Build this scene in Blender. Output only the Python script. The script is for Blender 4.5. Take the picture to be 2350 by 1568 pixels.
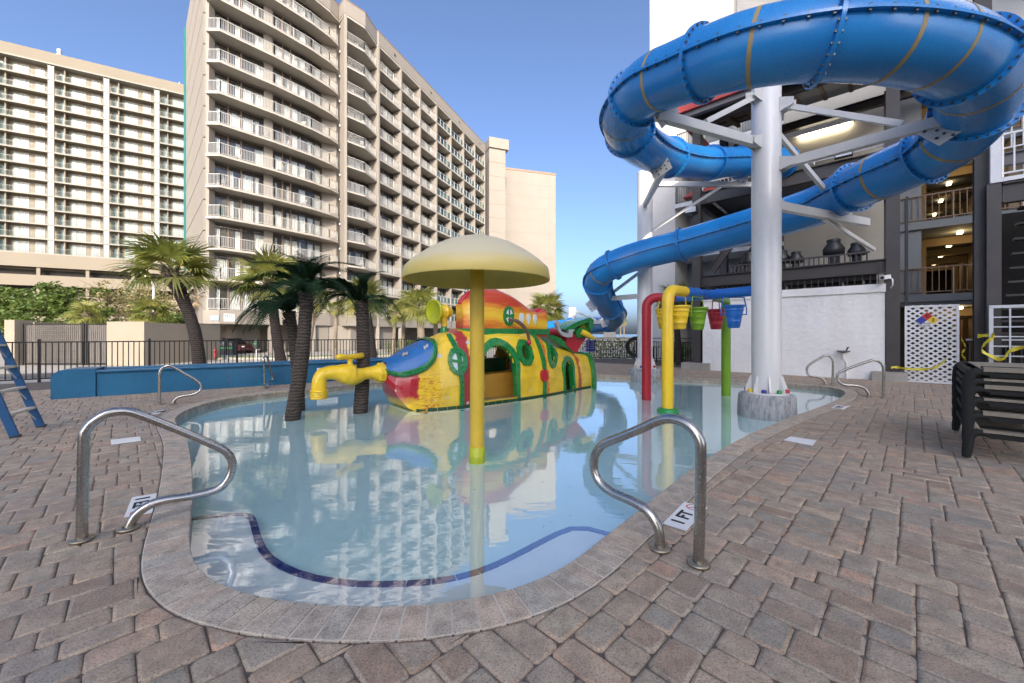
import bpy, bmesh, math, random
from mathutils import Vector, Matrix, noise
rnd = random.Random(7)
V = Vector
PI = math.pi
for o in list(bpy.data.objects): bpy.data.objects.remove(o)
scene = bpy.context.scene
COL = scene.collection
# ------------------------------------------------------------ camera
EYE = 1.37
cam_d = bpy.data.cameras.new('camera'); cam = bpy.data.objects.new('camera', cam_d); COL.objects.link(cam)
cam.location = (0, 0, EYE); cam.rotation_euler = (PI/2, 0, 0)
cam_d.sensor_width = 36.0; cam_d.lens = 36.0*905/2350.0
cam_d.shift_y = -0.0072; cam_d.clip_start = 0.05; cam_d.clip_end = 6000
scene.camera = cam
# ------------------------------------------------------------ sky, sun, exposure
SUN_EL, SUN_AZ = math.radians(23.0), math.radians(-4.0)     # from almost straight behind the camera
world = bpy.data.worlds.new('World'); scene.world = world; world.use_nodes = True
wt = world.node_tree; wt.nodes.clear()
wo = wt.nodes.new('ShaderNodeOutputWorld'); wb = wt.nodes.new('ShaderNodeBackground')
sk = wt.nodes.new('ShaderNodeTexSky'); sk.sky_type = 'NISHITA'; sk.sun_disc = False
sk.sun_elevation = SUN_EL; sk.sun_rotation = PI + SUN_AZ
sk.altitude = 1050; sk.air_density = 0.62; sk.dust_density = 10.0; sk.ozone_density = 3.2
wb.inputs['Strength'].default_value = 0.15
wt.links.new(sk.outputs[0], wb.inputs[0]); wt.links.new(wb.outputs[0], wo.inputs[0])
sun_d = bpy.data.lights.new('sun', 'SUN'); sun = bpy.data.objects.new('sun', sun_d); COL.objects.link(sun)
sun_d.energy = 2.0; sun_d.angle = math.radians(0.5); sun_d.color = (1.0, 0.87, 0.70)
SUN_TRAVEL = V((math.sin(SUN_AZ)*math.cos(SUN_EL), math.cos(SUN_AZ)*math.cos(SUN_EL), -math.sin(SUN_EL)))
sun.rotation_euler = SUN_TRAVEL.to_track_quat('-Z', 'Y').to_euler(); sun.location = (-30, -120, 60)
vs = scene.view_settings
vs.view_transform = 'Standard'; vs.look = 'None'; vs.exposure = 1.42; vs.gamma = 1.0; vs.use_curve_mapping = False
scene.render.engine = 'CYCLES'
cy = scene.cycles
cy.max_bounces = 10; cy.diffuse_bounces = 4; cy.glossy_bounces = 4; cy.transparent_max_bounces = 24; cy.transmission_bounces = 6
cy.caustics_reflective = False; cy.caustics_refractive = False; cy.sample_clamp_indirect = 6.0
cy.use_denoising = True
# ------------------------------------------------------------ survey helpers (place a point from its bearing and distance)
FV, CX, HZ = 905.0, 1175.0, 767.0
def gp(vx, vy, z=0.0):
    d = FV*(EYE-z)/(vy-HZ); return V(((vx-CX)*d/FV, d, z))
def pp(vx, vy, d): return V(((vx-CX)*d/FV, d, EYE-(vy-HZ)*d/FV))
def gx(vx, d, z=0.0): return V(((vx-CX)*d/FV, d, z))
# ------------------------------------------------------------ mesh building
class MB:
    def __init__(s): s.v = []; s.f = []; s.m = []; s.s = []
    def add(s, vs_, fs, smooth=False, mat=0):
        b = len(s.v); s.v.extend([tuple(p) for p in vs_])
        for f in fs: s.f.append([b+i for i in f]); s.m.append(mat); s.s.append(smooth)
        return s
    def obox(s, o, a, b, c, mat=0):
        o, a, b, c = V(o), V(a), V(b), V(c)
        if a.cross(b).dot(c) < 0: a, b = b, a
        p = [o, o+a, o+a+b, o+b, o+c, o+a+c, o+a+b+c, o+b+c]
        return s.add(p, [(3,2,1,0),(4,5,6,7),(0,1,5,4),(1,2,6,5),(2,3,7,6),(3,0,4,7)], False, mat)
    def box(s, c, d, rz=0.0, mat=0):
        ca, sa = math.cos(rz), math.sin(rz)
        a = V((ca, sa, 0))*d[0]; b = V((-sa, ca, 0))*d[1]; z = V((0,0,d[2]))
        return s.obox(V(c)-a/2-b/2-z/2, a, b, z, mat)
    def bar(s, p, q, w, h, up=(0,0,1), mat=0):
        p, q = V(p), V(q); d = q-p; t = d.normalized(); u = V(up)
        x = t.cross(u)
        if x.length < 1e-4: x = t.cross(V((1,0,0)))
        x.normalize(); y = x.cross(t).normalized()
        return s.obox(p-x*w/2-y*h/2, x*w, y*h, d, mat)
    def ibeam(s, p, q, w, h, tf=.03, tw=.02, up=(0,0,1), mat=0):
        p, q = V(p), V(q); t = (q-p).normalized(); u = V(up)
        x = t.cross(u)
        if x.length < 1e-4: x = t.cross(V((0,1,0)))
        x.normalize(); y = x.cross(t).normalized()
        s.bar(p, q, tw, h-2*tf-.004, y, mat)
        s.bar(p+y*(h/2-tf/2), q+y*(h/2-tf/2), w, tf, y, mat); s.bar(p-y*(h/2-tf/2), q-y*(h/2-tf/2), w, tf, y, mat)
        return s
    def tube(s, pts, r, n=8, caps=True, closed=False, smooth=True, mat=0):
        pts = [V(p) for p in pts]; N = len(pts)
        rr = r if isinstance(r, (list, tuple)) else [r]*N
        T = []
        for i in range(N):
            if closed: d = pts[(i+1) % N]-pts[i-1]
            else: d = pts[min(i+1, N-1)]-pts[max(i-1, 0)]
            T.append(d.normalized())
        u = T[0].cross(V((0,0,1)))
        if u.length < .05: u = T[0].cross(V((1,0,0)))
        u.normalize(); vs_ = []
        for i in range(N):
            if i:
                u = u-T[i]*u.dot(T[i])
                u.normalize()
            w = T[i].cross(u)
            for k in range(n):
                a = 2*PI*k/n; vs_.append(pts[i]+(u*math.cos(a)+w*math.sin(a))*rr[i])
        fs = []
        for i in range(N if closed else N-1):
            j = (i+1) % N
            for k in range(n):
                l = (k+1) % n; fs.append((i*n+k, i*n+l, j*n+l, j*n+k))
        s.add(vs_, fs, smooth, mat)
        if caps and not closed:
            s.add([vs_[k] for k in range(n)][::-1], [tuple(range(n))], False, mat)
            s.add([vs_[(N-1)*n+k] for k in range(n)], [tuple(range(n))], False, mat)
        return s
    def lathe(s, prof, n=24, M=None, smooth=True, mat=0, cap=True):
        M = M or Matrix.Identity(4); vs_ = []
        for (r, z) in prof:
            for k in range(n):
                a = 2*PI*k/n; vs_.append(M @ V((r*math.cos(a), r*math.sin(a), z)))
        fs = []
        for i in range(len(prof)-1):
            for k in range(n):
                l = (k+1) % n; fs.append((i*n+k, i*n+l, (i+1)*n+l, (i+1)*n+k))
        s.add(vs_, fs, smooth, mat)
        if cap:
            if prof[0][0] > 1e-3: s.add(vs_[:n][::-1], [tuple(range(n))], False, mat)
            if prof[-1][0] > 1e-3: s.add(vs_[-n:], [tuple(range(n))], False, mat)
        return s
    def prism(s, poly, z0, z1, mat=0, smooth=False):
        a = sum(poly[i][0]*poly[(i+1) % len(poly)][1]-poly[(i+1) % len(poly)][0]*poly[i][1] for i in range(len(poly)))
        if a < 0: poly = list(poly)[::-1]
        n = len(poly); vs_ = [V((p[0], p[1], z0)) for p in poly]+[V((p[0], p[1], z1)) for p in poly]
        s.add(vs_, [tuple(range(n-1, -1, -1)), tuple(range(n, 2*n))], False, mat)
        s.add(vs_, [(i, (i+1) % n, n+(i+1) % n, n+i) for i in range(n)], smooth, mat)
        return s
    def plate(s, poly, ext, mat=0):
        poly = [V(p) for p in poly]; ext = V(ext); n = len(poly)
        nn = V((0,0,0))
        for i in range(n): nn += (poly[i]-poly[0]).cross(poly[(i+1) % n]-poly[0])
        if nn.dot(ext) < 0: poly = poly[::-1]
        vs_ = poly+[p+ext for p in poly]
        return s.add(vs_, [tuple(range(n-1, -1, -1)), tuple(range(n, 2*n))]+[(i, (i+1) % n, n+(i+1) % n, n+i) for i in range(n)], False, mat)
    def grid(s, P, smooth=True, mat=0, wrap=False, flip=False):
        R, C = len(P), len(P[0]); vs_ = [p for row in P for p in row]; fs = []
        for i in range(R-1):
            for j in range(C if wrap else C-1):
                k = (j+1) % C; q = (i*C+j, i*C+k, (i+1)*C+k, (i+1)*C+j)
                fs.append(q[::-1] if flip else q)
        return s.add(vs_, fs, smooth, mat)
    def mesh(s, name, mats):
        me = bpy.data.meshes.new(name); me.from_pydata(s.v, [], s.f)
        for m in (mats if isinstance(mats, (list, tuple)) else [mats]): me.materials.append(MAT[m] if isinstance(m, str) else m)
        me.polygons.foreach_set('material_index', s.m); me.polygons.foreach_set('use_smooth', s.s); me.update()
        return me
    def build(s, name, mats, parent=None, loc=None):
        return link(name, s.mesh(name, mats), parent, loc)
def link(name, me, parent=None, loc=None):
    o = bpy.data.objects.new(name, me); COL.objects.link(o)
    if parent is not None:
        o.parent = parent
        if parent.get('_world'): o.matrix_parent_inverse = Matrix.Translation(parent.location).inverted()
    if loc is not None: o.location = loc
    return o
def thing(name, label, cat, loc=(0,0,0), rz=0.0, group=None, world=True):
    """an Empty at the thing's base; world=True: its parts are given in world coordinates"""
    o = bpy.data.objects.new(name, None); COL.objects.link(o); o.empty_display_size = .2
    o.location = loc; o.rotation_euler = (0, 0, rz)
    if world: o['_world'] = 1
    return tag(o, label, cat, group)
def tag(o, label, cat, group=None):
    o['label'] = label; o['category'] = cat
    if group: o['group'] = group
    return o
def struct(o): o['kind'] = 'structure'; return o
def stuff(o, label=None):
    o['kind'] = 'stuff'
    return o
def sub(name, mb, mat, parent, loc=None):             # a part of a part
    o = mb.build(name, mat, None, loc); o.parent = parent
    return o
def copy_tree(o, parent=None):
    c = o.copy(); COL.objects.link(c); c.parent = parent
    for ch in list(o.children): copy_tree(ch, c)
    return c
def catmull(pts, n=12, closed=False):
    P = [V(p) for p in pts]; out = []; N = len(P)
    for i in range(N if closed else N-1):
        if closed: a, b, c, d = P[i-1], P[i], P[(i+1) % N], P[(i+2) % N]
        else: a, b, c, d = P[max(i-1, 0)], P[i], P[i+1], P[min(i+2, N-1)]
        for k in range(n):
            t = k/n
            out.append(.5*((2*b)+(c-a)*t+(2*a-5*b+4*c-d)*t*t+(3*b-a-3*c+d)*t**3))
    if not closed: out.append(P[-1])
    return out
def resample(pts, step, closed=False):
    P = list(pts)+([pts[0]] if closed else []); L = [0]
    for i in range(1, len(P)): L.append(L[-1]+(P[i]-P[i-1]).length)
    n = max(2, round(L[-1]/step)); out = []; j = 0
    for k in range(n if closed else n+1):
        t = L[-1]*k/n
        while j < len(L)-2 and L[j+1] < t: j += 1
        f = (t-L[j])/max(1e-9, L[j+1]-L[j]); out.append(P[j].lerp(P[j+1], f))
    return out
# ------------------------------------------------------------ materials
MAT = {}
class NT:
    def __init__(s, name):
        m = bpy.data.materials.new(name); m.use_nodes = True; MAT[name] = m; s.m = m; s.t = m.node_tree
        s.t.nodes.clear(); s.out = s.n('OutputMaterial'); s.b = s.n('BsdfPrincipled'); s.l(s.b.outputs[0], s.out.inputs[0])
    def n(s, k, **kw):
        o = s.t.nodes.new('ShaderNode'+k)
        for a, b in kw.items(): setattr(o, a, b)
        return o
    def l(s, a, b): s.t.links.new(a, b)
    def coord(s, kind='Object', scale=(1,1,1), rot=(0,0,0)):
        c = s.n('TexCoord'); mp = s.n('Mapping'); mp.inputs['Scale'].default_value = scale; mp.inputs['Rotation'].default_value = rot
        s.l(c.outputs[kind], mp.inputs[0]); return mp.outputs[0]
    def noise(s, co, scale, detail=4, rough=.55, dist=0.0):
        t = s.n('TexNoise'); t.inputs['Scale'].default_value = scale; t.inputs['Detail'].default_value = detail
        t.inputs['Roughness'].default_value = rough; t.inputs['Distortion'].default_value = dist; s.l(co, t.inputs['Vector']); return t.outputs[0]
    def ramp(s, fac, stops, interp='LINEAR'):
        r = s.n('ValToRGB'); e = r.color_ramp.elements; r.color_ramp.interpolation = interp
        while len(e) < len(stops): e.new(.5)
        for i, (p, c) in enumerate(stops): e[i].position = p; e[i].color = (c[0], c[1], c[2], 1) if len(c) == 3 else c
        s.l(fac, r.inputs[0]); return r.outputs[0]
    def mix(s, fac, a, b, mode='MIX'):
        m = s.n('Mix', data_type='RGBA', blend_type=mode)
        for x, i in ((fac, 0), (a, 6), (b, 7)):
            if isinstance(x, (int, float)): m.inputs[i].default_value = x
            elif isinstance(x, tuple): m.inputs[i].default_value = (x[0], x[1], x[2], 1)
            else: s.l(x, m.inputs[i])
        return m.outputs[2]
    def math(s, op, a, b=None, c=None):
        m = s.n('Math', operation=op)
        for i, x in enumerate((a, b, c)):
            if x is None: continue
            if isinstance(x, (int, float)): m.inputs[i].default_value = x
            else: s.l(x, m.inputs[i])
        return m.outputs[0]
    def bump(s, h, strength=.3, dist=.01):
        b = s.n('Bump'); b.inputs['Strength'].default_value = strength; b.inputs['Distance'].default_value = dist
        s.l(h, b.inputs['Height']); s.l(b.outputs[0], s.b.inputs['Normal']); return b.outputs[0]
    def set(s, **kw):
        for k, x in kw.items():
            i = s.b.inputs[k.replace('_', ' ')]
            if isinstance(x, (int, float)): i.default_value = x
            elif isinstance(x, tuple): i.default_value = (x[0], x[1], x[2], 1)
            else: s.l(x, i)
        return s
def schlick(t, f0, normal=None):
    """reflectance that is the same from both sides of a thin surface"""
    g = t.n('NewGeometry'); d = t.n('VectorMath', operation='DOT_PRODUCT'); t.l(g.outputs['Incoming'], d.inputs[0]); t.l(normal or g.outputs['Normal'], d.inputs[1])
    c = t.math('SUBTRACT', 1.0, t.math('ABSOLUTE', d.outputs['Value'])); p = t.math('POWER', t.math('MAXIMUM', c, 0.0), 5.0)
    return t.math('MINIMUM', t.math('ADD', f0, t.math('MULTIPLY', p, 1-f0)), 1.0)
def mat(name, col, rough=.5, var=.12, nscale=3.0, metal=0.0, bump=0.0, bscale=60, spec=None, coat=0.0, bdist=.004, stain=None):
    t = NT(name); co = t.coord()
    n1 = t.noise(co, nscale, 5); n2 = t.noise(co, nscale*9, 3)
    f = t.math('ADD', t.math('MULTIPLY', n1, .7), t.math('MULTIPLY', n2, .3))
    a = tuple(max(0, c*(1-var*1.6)) for c in col); b = tuple(min(1, c*(1+var*1.6)) for c in col)
    c = t.ramp(f, [(.25, a), (.75, b)])
    if stain:
        sc = t.coord(scale=(1, 1, .12)); sn = t.noise(sc, stain[1], 5, .6)
        c = t.mix(t.ramp(sn, [(.52, (0,0,0)), (.75, (stain[2],)*3)]), c, stain[0])
    t.set(Base_Color=c, Roughness=t.ramp(n2, [(.2, (max(.02, rough*.85),)*3), (.8, (min(1, rough*1.15),)*3)]), Metallic=metal)
    if spec is not None: t.set(Specular_IOR_Level=spec)
    if coat: t.set(Coat_Weight=coat, Coat_Roughness=.08)
    if bump: t.bump(t.noise(co, bscale, 4), bump, bdist)
    return t
# ============================================================ materials of the setting
def paver_material(name, stops, bump=.5):
    t = NT(name); co = t.coord()
    g = t.n('NewGeometry'); oi = t.n('ObjectInfo')
    r = t.math('FRACT', t.math('ADD', g.outputs['Random Per Island'], oi.outputs['Random']))
    c = t.ramp(r, stops)
    n1 = t.noise(co, 9, 6, .65); n2 = t.noise(co, 110, 3, .75); n3 = t.noise(co, 1.1, 3)
    sco = t.coord(scale=(26, 3.2, 1), rot=(0, 0, math.radians(45))); st = t.noise(sco, 1.6, 5, .65)
    c = t.mix(t.ramp(st, [(.45, (0,0,0)), (.75, (.25,)*3)]), c, (.50, .43, .36))
    c = t.mix(t.ramp(n1, [(.40, (0,0,0)), (.68, (.55,)*3)]), c, (.13, .105, .08))
    c = t.mix(t.ramp(n3, [(.45, (0,0,0)), (.7, (.4,)*3)]), c, (.30, .27, .24))
    c = t.mix(t.ramp(n2, [(.34, (.75,)*3), (.50, (0,0,0))]), c, (.09, .075, .06))
    c = t.mix(t.ramp(n2, [(.62, (0,0,0)), (.72, (.6,)*3)]), c, (.66, .60, .52))
    t.set(Base_Color=c, Roughness=.82)
    h = t.math('ADD', t.math('MULTIPLY', n2, .5), t.math('MULTIPLY', n1, .8)); t.bump(h, bump, .006)
    return t
paver_material('paver', [(0, (.37, .25, .165)), (.2, (.50, .37, .25)), (.42, (.43, .345, .25)), (.58, (.54, .385, .255)), (.75, (.35, .305, .235)), (.88, (.56, .44, .30)), (1, (.56, .33, .21))], .8)
paver_material('coping', [(0, (.60, .49, .36)), (.4, (.55, .47, .365)), (.7, (.64, .49, .36)), (1, (.50, .45, .365))], .4)
mat('joint_sand', (.13, .105, .085), .95, .3, 8, bump=.6, bscale=150)
mat('mortar', (.60, .54, .45), .95, .2, 8, bump=.5, bscale=150)
mat('plaster', (.68, .87, .85), .6, .05, 1.2, bump=.05, bscale=30, stain=None)
mat('plaster_pale', (.88, .89, .87), .6, .05, 1.0, bump=.05, bscale=30)
mat('waterline', (.42, .36, .29), .5, .3, 6, stain=((.75,.73,.68), 6, .7))
mat('navy_tile', (.012, .02, .20), .12, .25, 9, coat=.6)
mat('white_tile', (.80, .80, .78), .35, .05, 4, coat=.2)
mat('black_print', (.015, .015, .016), .6, .1)
mat('red_print', (.50, .03, .03), .6, .1)
mat('concrete', (.36, .335, .295), .9, .16, 1.5, bump=.3, bscale=40)
mat('asphalt', (.115, .11, .105), .92, .2, 1.2, bump=.5, bscale=90)
mat('sand', (.52, .45, .34), .95, .12, .4, bump=.3, bscale=5)
mat('sea', (.10, .17, .20), .25, .1, .05)
mat('grass_green', (.16, .24, .05), .9, .35, 6, bump=.8, bscale=120, bdist=.03)
mat('pebbles', (.42, .36, .29), .95, .35, 20, bump=.8, bscale=70, bdist=.03)
def water_material():
    t = NT('water'); t.t.nodes.remove(t.b); co = t.coord(scale=(1, 1, 1))
    sc2 = t.coord(scale=(1.0, 2.3, 1), rot=(0, 0, .35))
    n1 = t.noise(sc2, 1.6, 3, .5, .4); n2 = t.noise(sc2, 7.5, 3, .55, .3)
    h = t.math('ADD', t.math('MULTIPLY', n1, 1.0), t.math('MULTIPLY', n2, .14))
    b = t.n('Bump'); b.inputs['Strength'].default_value = .075; b.inputs['Distance'].default_value = .03; t.l(h, b.inputs['Height'])
    gl = t.n('BsdfGlossy'); gl.inputs['Roughness'].default_value = .015; gl.inputs['Color'].default_value = (1, 1, 1, 1); t.l(b.outputs[0], gl.inputs['Normal'])
    tr = t.n('BsdfTransparent'); tr.inputs['Color'].default_value = (.92, .99, .99, 1)
    mx = t.n('MixShader'); t.l(schlick(t, .25, b.outputs[0]), mx.inputs[0]); t.l(tr.outputs[0], mx.inputs[1]); t.l(gl.outputs[0], mx.inputs[2])
    t.l(mx.outputs[0], t.out.inputs[0])
water_material()
# ============================================================ ground, street, beach
STREET = -0.45
def sheet(name, poly, z, m):
    mb = MB(); mb.add([V((p[0], p[1], z)) for p in poly], [tuple(range(len(poly)))])
    o = mb.build(name, m); struct(o); return o
sheet('ground', [(-3000,-600),(3000,-600),(3000,5000),(-3000,5000)], STREET-.06, 'sand')
sheet('sea', [(-2500, 330), (3000, 150), (3000, 4900), (-2500, 4900)], STREET-.05, 'sea')
sheet('car_park', [(-90, -80), (-90, 100), (-4, 100), (-2, 60), (3, 30), (30, 30), (30, -80)], STREET-.03, 'concrete')
sheet('street', [(-60, -8), (-60, 30), (-31, 28.5), (-22.5, 24.6), (-18, 26.0), (-9, 32.5), (-1, 46.5), (4.5, 60), (8, 60), (1, 30), (-3, 22.3), (-14.6, 12.4), (-30, -2)], STREET-.015, 'concrete')
sheet('asphalt_lane', [(-45, 2), (-30, 11.8), (-14.0, 19.2), (-14.4, 21.2), (-32, 15), (-50, 6)], STREET-.005, 'asphalt')
def strip(name, path, w0, w1, z0, z1, m, kind='structure', label=None):
    """a raised kerb or verge along a path, offset w0..w1 to its left"""
    P = [V((p[0], p[1], 0)) for p in path]; mb = MB()
    for i in range(len(P)-1):
        t = (P[i+1]-P[i]); n = V((-t.y, t.x, 0)).normalized()
        mb.obox(P[i]+n*w0+V((0,0,z0)), t, n*(w1-w0), V((0,0,z1-z0)))
    o = mb.build(name, m); o['kind'] = kind; return o
VERGE = [(-28, 28.6), (-16.5, 29.2), (-8, 34.6), (0, 48.6), (5, 62)]
strip('kerb', VERGE, -.3, 0, STREET-.1, STREET+.10, 'concrete')
strip('grass_verge', VERGE, .01, 1.25, STREET-.1, STREET+.115, 'grass_green')
strip('footpath', VERGE, 1.26, 4.2, STREET-.1, STREET+.09, 'concrete')
# ============================================================ pool outline
POOL_PTS = [(443,1130),(438,1195),(436,1255),(452,1302),(505,1342),(600,1370),(740,1387),(870,1391),(1000,1385),(1110,1368),(1215,1340),(1310,1290),(1395,1224),
            (1500,1143),(1600,1066),(1700,1006),(1800,962),(1880,934),(1928,913),(1938,899),(1915,890),(1860,884),(1760,876.5),(1650,871),(1520,866),(1380,861),
            (1180,860),(1000,866),(850,878),(720,891),(600,903),(510,916),(440,936),(404,957),(410,978),(430,1010),(440,1065)]
INNER = resample(catmull([gp(*p) for p in POOL_PTS], 8, True), .1125, True)
NI = len(INNER)
def smooth_loop(P, k):
    for _ in range(k): P = [(P[i-1]+P[i]*2+P[(i+1) % len(P)])/4 for i in range(len(P))]
    return P
INNER = smooth_loop(INNER, 4)
def loop_normals(P):
    out = []
    for i in range(len(P)):
        t = (P[(i+1) % len(P)]-P[i-1]).normalized(); out.append(V((t.y, -t.x, 0)))
    return out
NRM = loop_normals(INNER)
area = sum(INNER[i].x*INNER[(i+1) % NI].y-INNER[(i+1) % NI].x*INNER[i].y for i in range(NI))
if area < 0: NRM = [-n for n in NRM]
NRM = smooth_loop(NRM, 5); NRM = [n.normalized() for n in NRM]
COPE = .232
OUTER = [INNER[i]+NRM[i]*COPE for i in range(NI)]
def in_poly(p, P):
    c = False; j = len(P)-1
    for i in range(len(P)):
        if (P[i].y > p.y) != (P[j].y > p.y) and p.x < (P[j].x-P[i].x)*(p.y-P[i].y)/(P[j].y-P[i].y)+P[i].x: c = not c
        j = i
    return c
# ------------------------------------------------------------ deck base with the pool hole
DECK = [(-22, -9), (-22, 4.1), (-13.9, 11.0), (-4.6, 18.9), (0.5, 22.2), (6.0, 22.2), (8.6, 20.6), (24, 9), (24, -9)]
bm = bmesh.new()
def loop_edges(pts, z):
    vs_ = [bm.verts.new((p[0], p[1], z)) for p in pts]
    return [bm.edges.new((vs_[i], vs_[(i+1) % len(vs_)])) for i in range(len(vs_))]
ed = loop_edges(DECK, -.0105)+loop_edges([(p.x, p.y) for p in [INNER[i]+NRM[i]*.05 for i in range(0, NI, 2)]], -.0105)
bmesh.ops.triangle_fill(bm, use_beauty=True, use_dissolve=False, edges=ed)
bmesh.ops.recalc_face_normals(bm, faces=bm.faces[:])
for f in bm.faces:
    if f.normal.z < 0: f.normal_flip()
me = bpy.data.meshes.new('pool_deck'); bm.to_mesh(me); bm.free(); me.materials.append(MAT['joint_sand'])
deck = struct(link('pool_deck', me))
mb = MB()
for i in range(len(DECK)):
    a, b = DECK[i], DECK[(i+1) % len(DECK)]; d = V((b[0]-a[0], b[1]-a[1], 0)); n = V((d.y, -d.x, 0)).normalized()*.12
    mb.obox((a[0]-n.x, a[1]-n.y, STREET-.2), d, n, (0, 0, .2-STREET-.01))
ko = mb.build('deck_edge', 'concrete', deck)
# ------------------------------------------------------------ pool basin: wall, floor, step, water
basin = struct(MB().add([V((p.x, p.y, -.195)) for p in [INNER[i]+NRM[i]*.03 for i in range(NI)]], [tuple(range(NI)) if area > 0 else tuple(range(NI-1, -1, -1))]).build('pool_floor', 'plaster'))
mb = MB()
for lvl, (z0, z1) in enumerate(((-.20, -.15), (-.15, -.045))):
    P = [[INNER[i]+NRM[i]*.028+V((0,0,z0)) for i in range(NI)], [INNER[i]+NRM[i]*.028+V((0,0,z1)) for i in range(NI)]]
    mb.grid(P, True, lvl, True, area > 0)
mb.build('pool_wall', ['plaster', 'waterline'], basin)
WATER_Z = -.115
wm = MB().add([V((p.x, p.y, WATER_Z)) for p in [INNER[i]+NRM[i]*.026 for i in range(NI)]], [tuple(range(NI)) if area > 0 else tuple(range(NI-1, -1, -1))])
struct(wm.build('water', 'water'))
STEP = [gp(x, y, -.15) for x, y in [(400,1190),(447,1188),(520,1180),(560,1177),(583,1184),(596,1222),(610,1258),(640,1288),(700,1315),(780,1331),(870,1336.5),(1000,1330),(1090,1310),(1160,1281),(1240,1240),(1290,1216),(1325,1208),(1360,1213),(1400,1224),(1450,1240)]]
SP = resample(catmull(STEP, 10), .05)
# step: the area between the tile line and the near pool wall
near = [INNER[i]+NRM[i]*.03 for i in range(NI)]
def closest(p): return min(range(NI), key=lambda i: (near[i].xy-p.xy).length_squared)
keep = [p for p in SP if in_poly(p, near)]
i0, i1 = closest(keep[0]), closest(keep[-1])
dirn = 1 if INNER[(i0+8) % NI].y < INNER[i0-8].y else -1
arc = []; k = i0
while k != i1: arc.append(near[k]); k = (k+dirn) % NI
arc.append(near[i1])
poly = [V((p.x, p.y, 0)) for p in keep]+[V((p.x, p.y, 0)) for p in arc[::-1]]
mb = MB().prism([(p.x, p.y) for p in poly], -.194, -.152)
step = mb.build('pool_step', 'plaster_pale', basin)
# navy edge tiles on the step, one by one
tl = resample(keep, .148)
for i in range(len(tl)-1):
    a, b = tl[i], tl[i+1]; t = (b-a); n = V((-t.y, t.x, 0)).normalized()
    if n.y < 0: n = -n
    a2 = a+t*.02; t2 = t*.96
    sub('edge_tile', MB().obox(V((a2.x, a2.y, -.153))-n*.048, t2, n*.05, V((0, 0, .010))), 'navy_tile', step)
# ------------------------------------------------------------ coping stones, one by one (the 300 nearest), then one stuff part
def coping_stone(mb, i, j=None):
    j = (i+1) % NI; g = .0058
    a, b = INNER[i], INNER[j]; na, nb = NRM[i], NRM[j]; t = (b-a).normalized()
    A, B = a+t*g, b-t*g; OA, OB = a+na*COPE+t*g, b+nb*COPE-t*g
    dz = rnd.uniform(-.002, .002)
    prof = [(-.0, -.05), (-.002, -.03), (.004, -.012), (.018, -.002), (.04, 0.001), (.97, 0.001), (1.0, -.005), (1.0, -.05)]
    rows = []
    for s, z in prof: rows.append([A+(OA-A)*s+V((0,0,z+dz)), B+(OB-B)*s+V((0,0,z+dz))])
    vs_ = [r[0] for r in rows]+[r[1] for r in rows]; n = len(prof); fs = [(k, n+k, n+k+1, k+1) for k in range(n-1)]
    if area > 0: fs = [f[::-1] for f in fs]
    fs += [tuple(range(n)) if area < 0 else tuple(range(n-1, -1, -1)), tuple(range(2*n-1, n-1, -1)) if area < 0 else tuple(range(n, 2*n))]
    mb.add(vs_, fs)
order = sorted(range(NI), key=lambda i: INNER[i].length)
single = set(order[:290]); rest = MB()
for i in range(NI):
    if i in single:
        m1 = MB(); coping_stone(m1, i); m1.build('coping_stone', 'coping', deck)
    else: coping_stone(rest, i)
stuff(rest.build('coping_stones_far', 'coping', deck))
mb = MB().grid([[INNER[i]+NRM[i]*.012+V((0,0,-.0045)) for i in range(NI)], [OUTER[i]+V((0,0,-.0018)) for i in range(NI)]], False, 0, True, area > 0)
mb.build('mortar_bed', 'mortar', deck)
# ------------------------------------------------------------ pavers
PA = math.radians(45.5)
QD = V((math.sin(PA), math.cos(PA), 0)); UD = V((math.cos(PA), -math.sin(PA), 0))
W = .156
def clip(poly, p0, n):
    out = []
    for i in range(len(poly)):
        a, b = poly[i], poly[(i+1) % len(poly)]; da, db = (a-p0).dot(n), (b-p0).dot(n)
        if da >= 0: out.append(a)
        if (da >= 0) != (db >= 0): out.append(a+(b-a)*(da/(da-db)))
    return out
cells = {}
for i, p in enumerate(OUTER): cells.setdefault((int(p.x//.5), int(p.y//.5)), []).append(i)
def near_edge(p):
    best, bi = 9, None; cx_, cy_ = int(p.x//.5), int(p.y//.5)
    for dx in (-1, 0, 1):
        for dy in (-1, 0, 1):
            for i in cells.get((cx_+dx, cy_+dy), ()):
                d = (OUTER[i].xy-p.xy).length
                if d < best: best, bi = d, i
    return best, bi
DK = [V((p[0], p[1], 0)) for p in DECK]
def paver_mesh(mb, poly, lift):
    n = len(poly); c = sum(poly, V((0,0,0)))/n
    def inset(d): 
        out = []
        for i in range(n):
            a, b, e = poly[i-1], poly[i], poly[(i+1) % n]
            d1 = (b-a).normalized(); d2 = (e-b).normalized(); n1 = V((-d1.y, d1.x, 0)); n2 = V((-d2.y, d2.x, 0))
            m = n1+n2
            if m.length < .2: m = n1
            m = m/max(.35, m.length_squared)*2*d*.5*2 if False else m.normalized()*d/max(.5, m.normalized().dot(n1))
            out.append(b+m)
        return out
    z = [-.014, -.0070, -.0018, .0004]; ins = [.0012, .0022, .0070, .017]
    tl_ = V((rnd.uniform(-1,1), rnd.uniform(-1,1), 0))*.010
    rows = [[q+V((0,0,zz+lift+(q-c).dot(tl_))) for q in inset(d)] for d, zz in zip(ins, z)]
    b = []; fs = []
    for r in rows: b += r
    for k in range(3):
        for i in range(n): j = (i+1) % n; fs.append((k*n+i, k*n+j, (k+1)*n+j, (k+1)*n+i))
    mb.add(b, fs, True); mb.add(rows[-1], [tuple(range(n))], True)
far = MB(); cand = []
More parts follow.
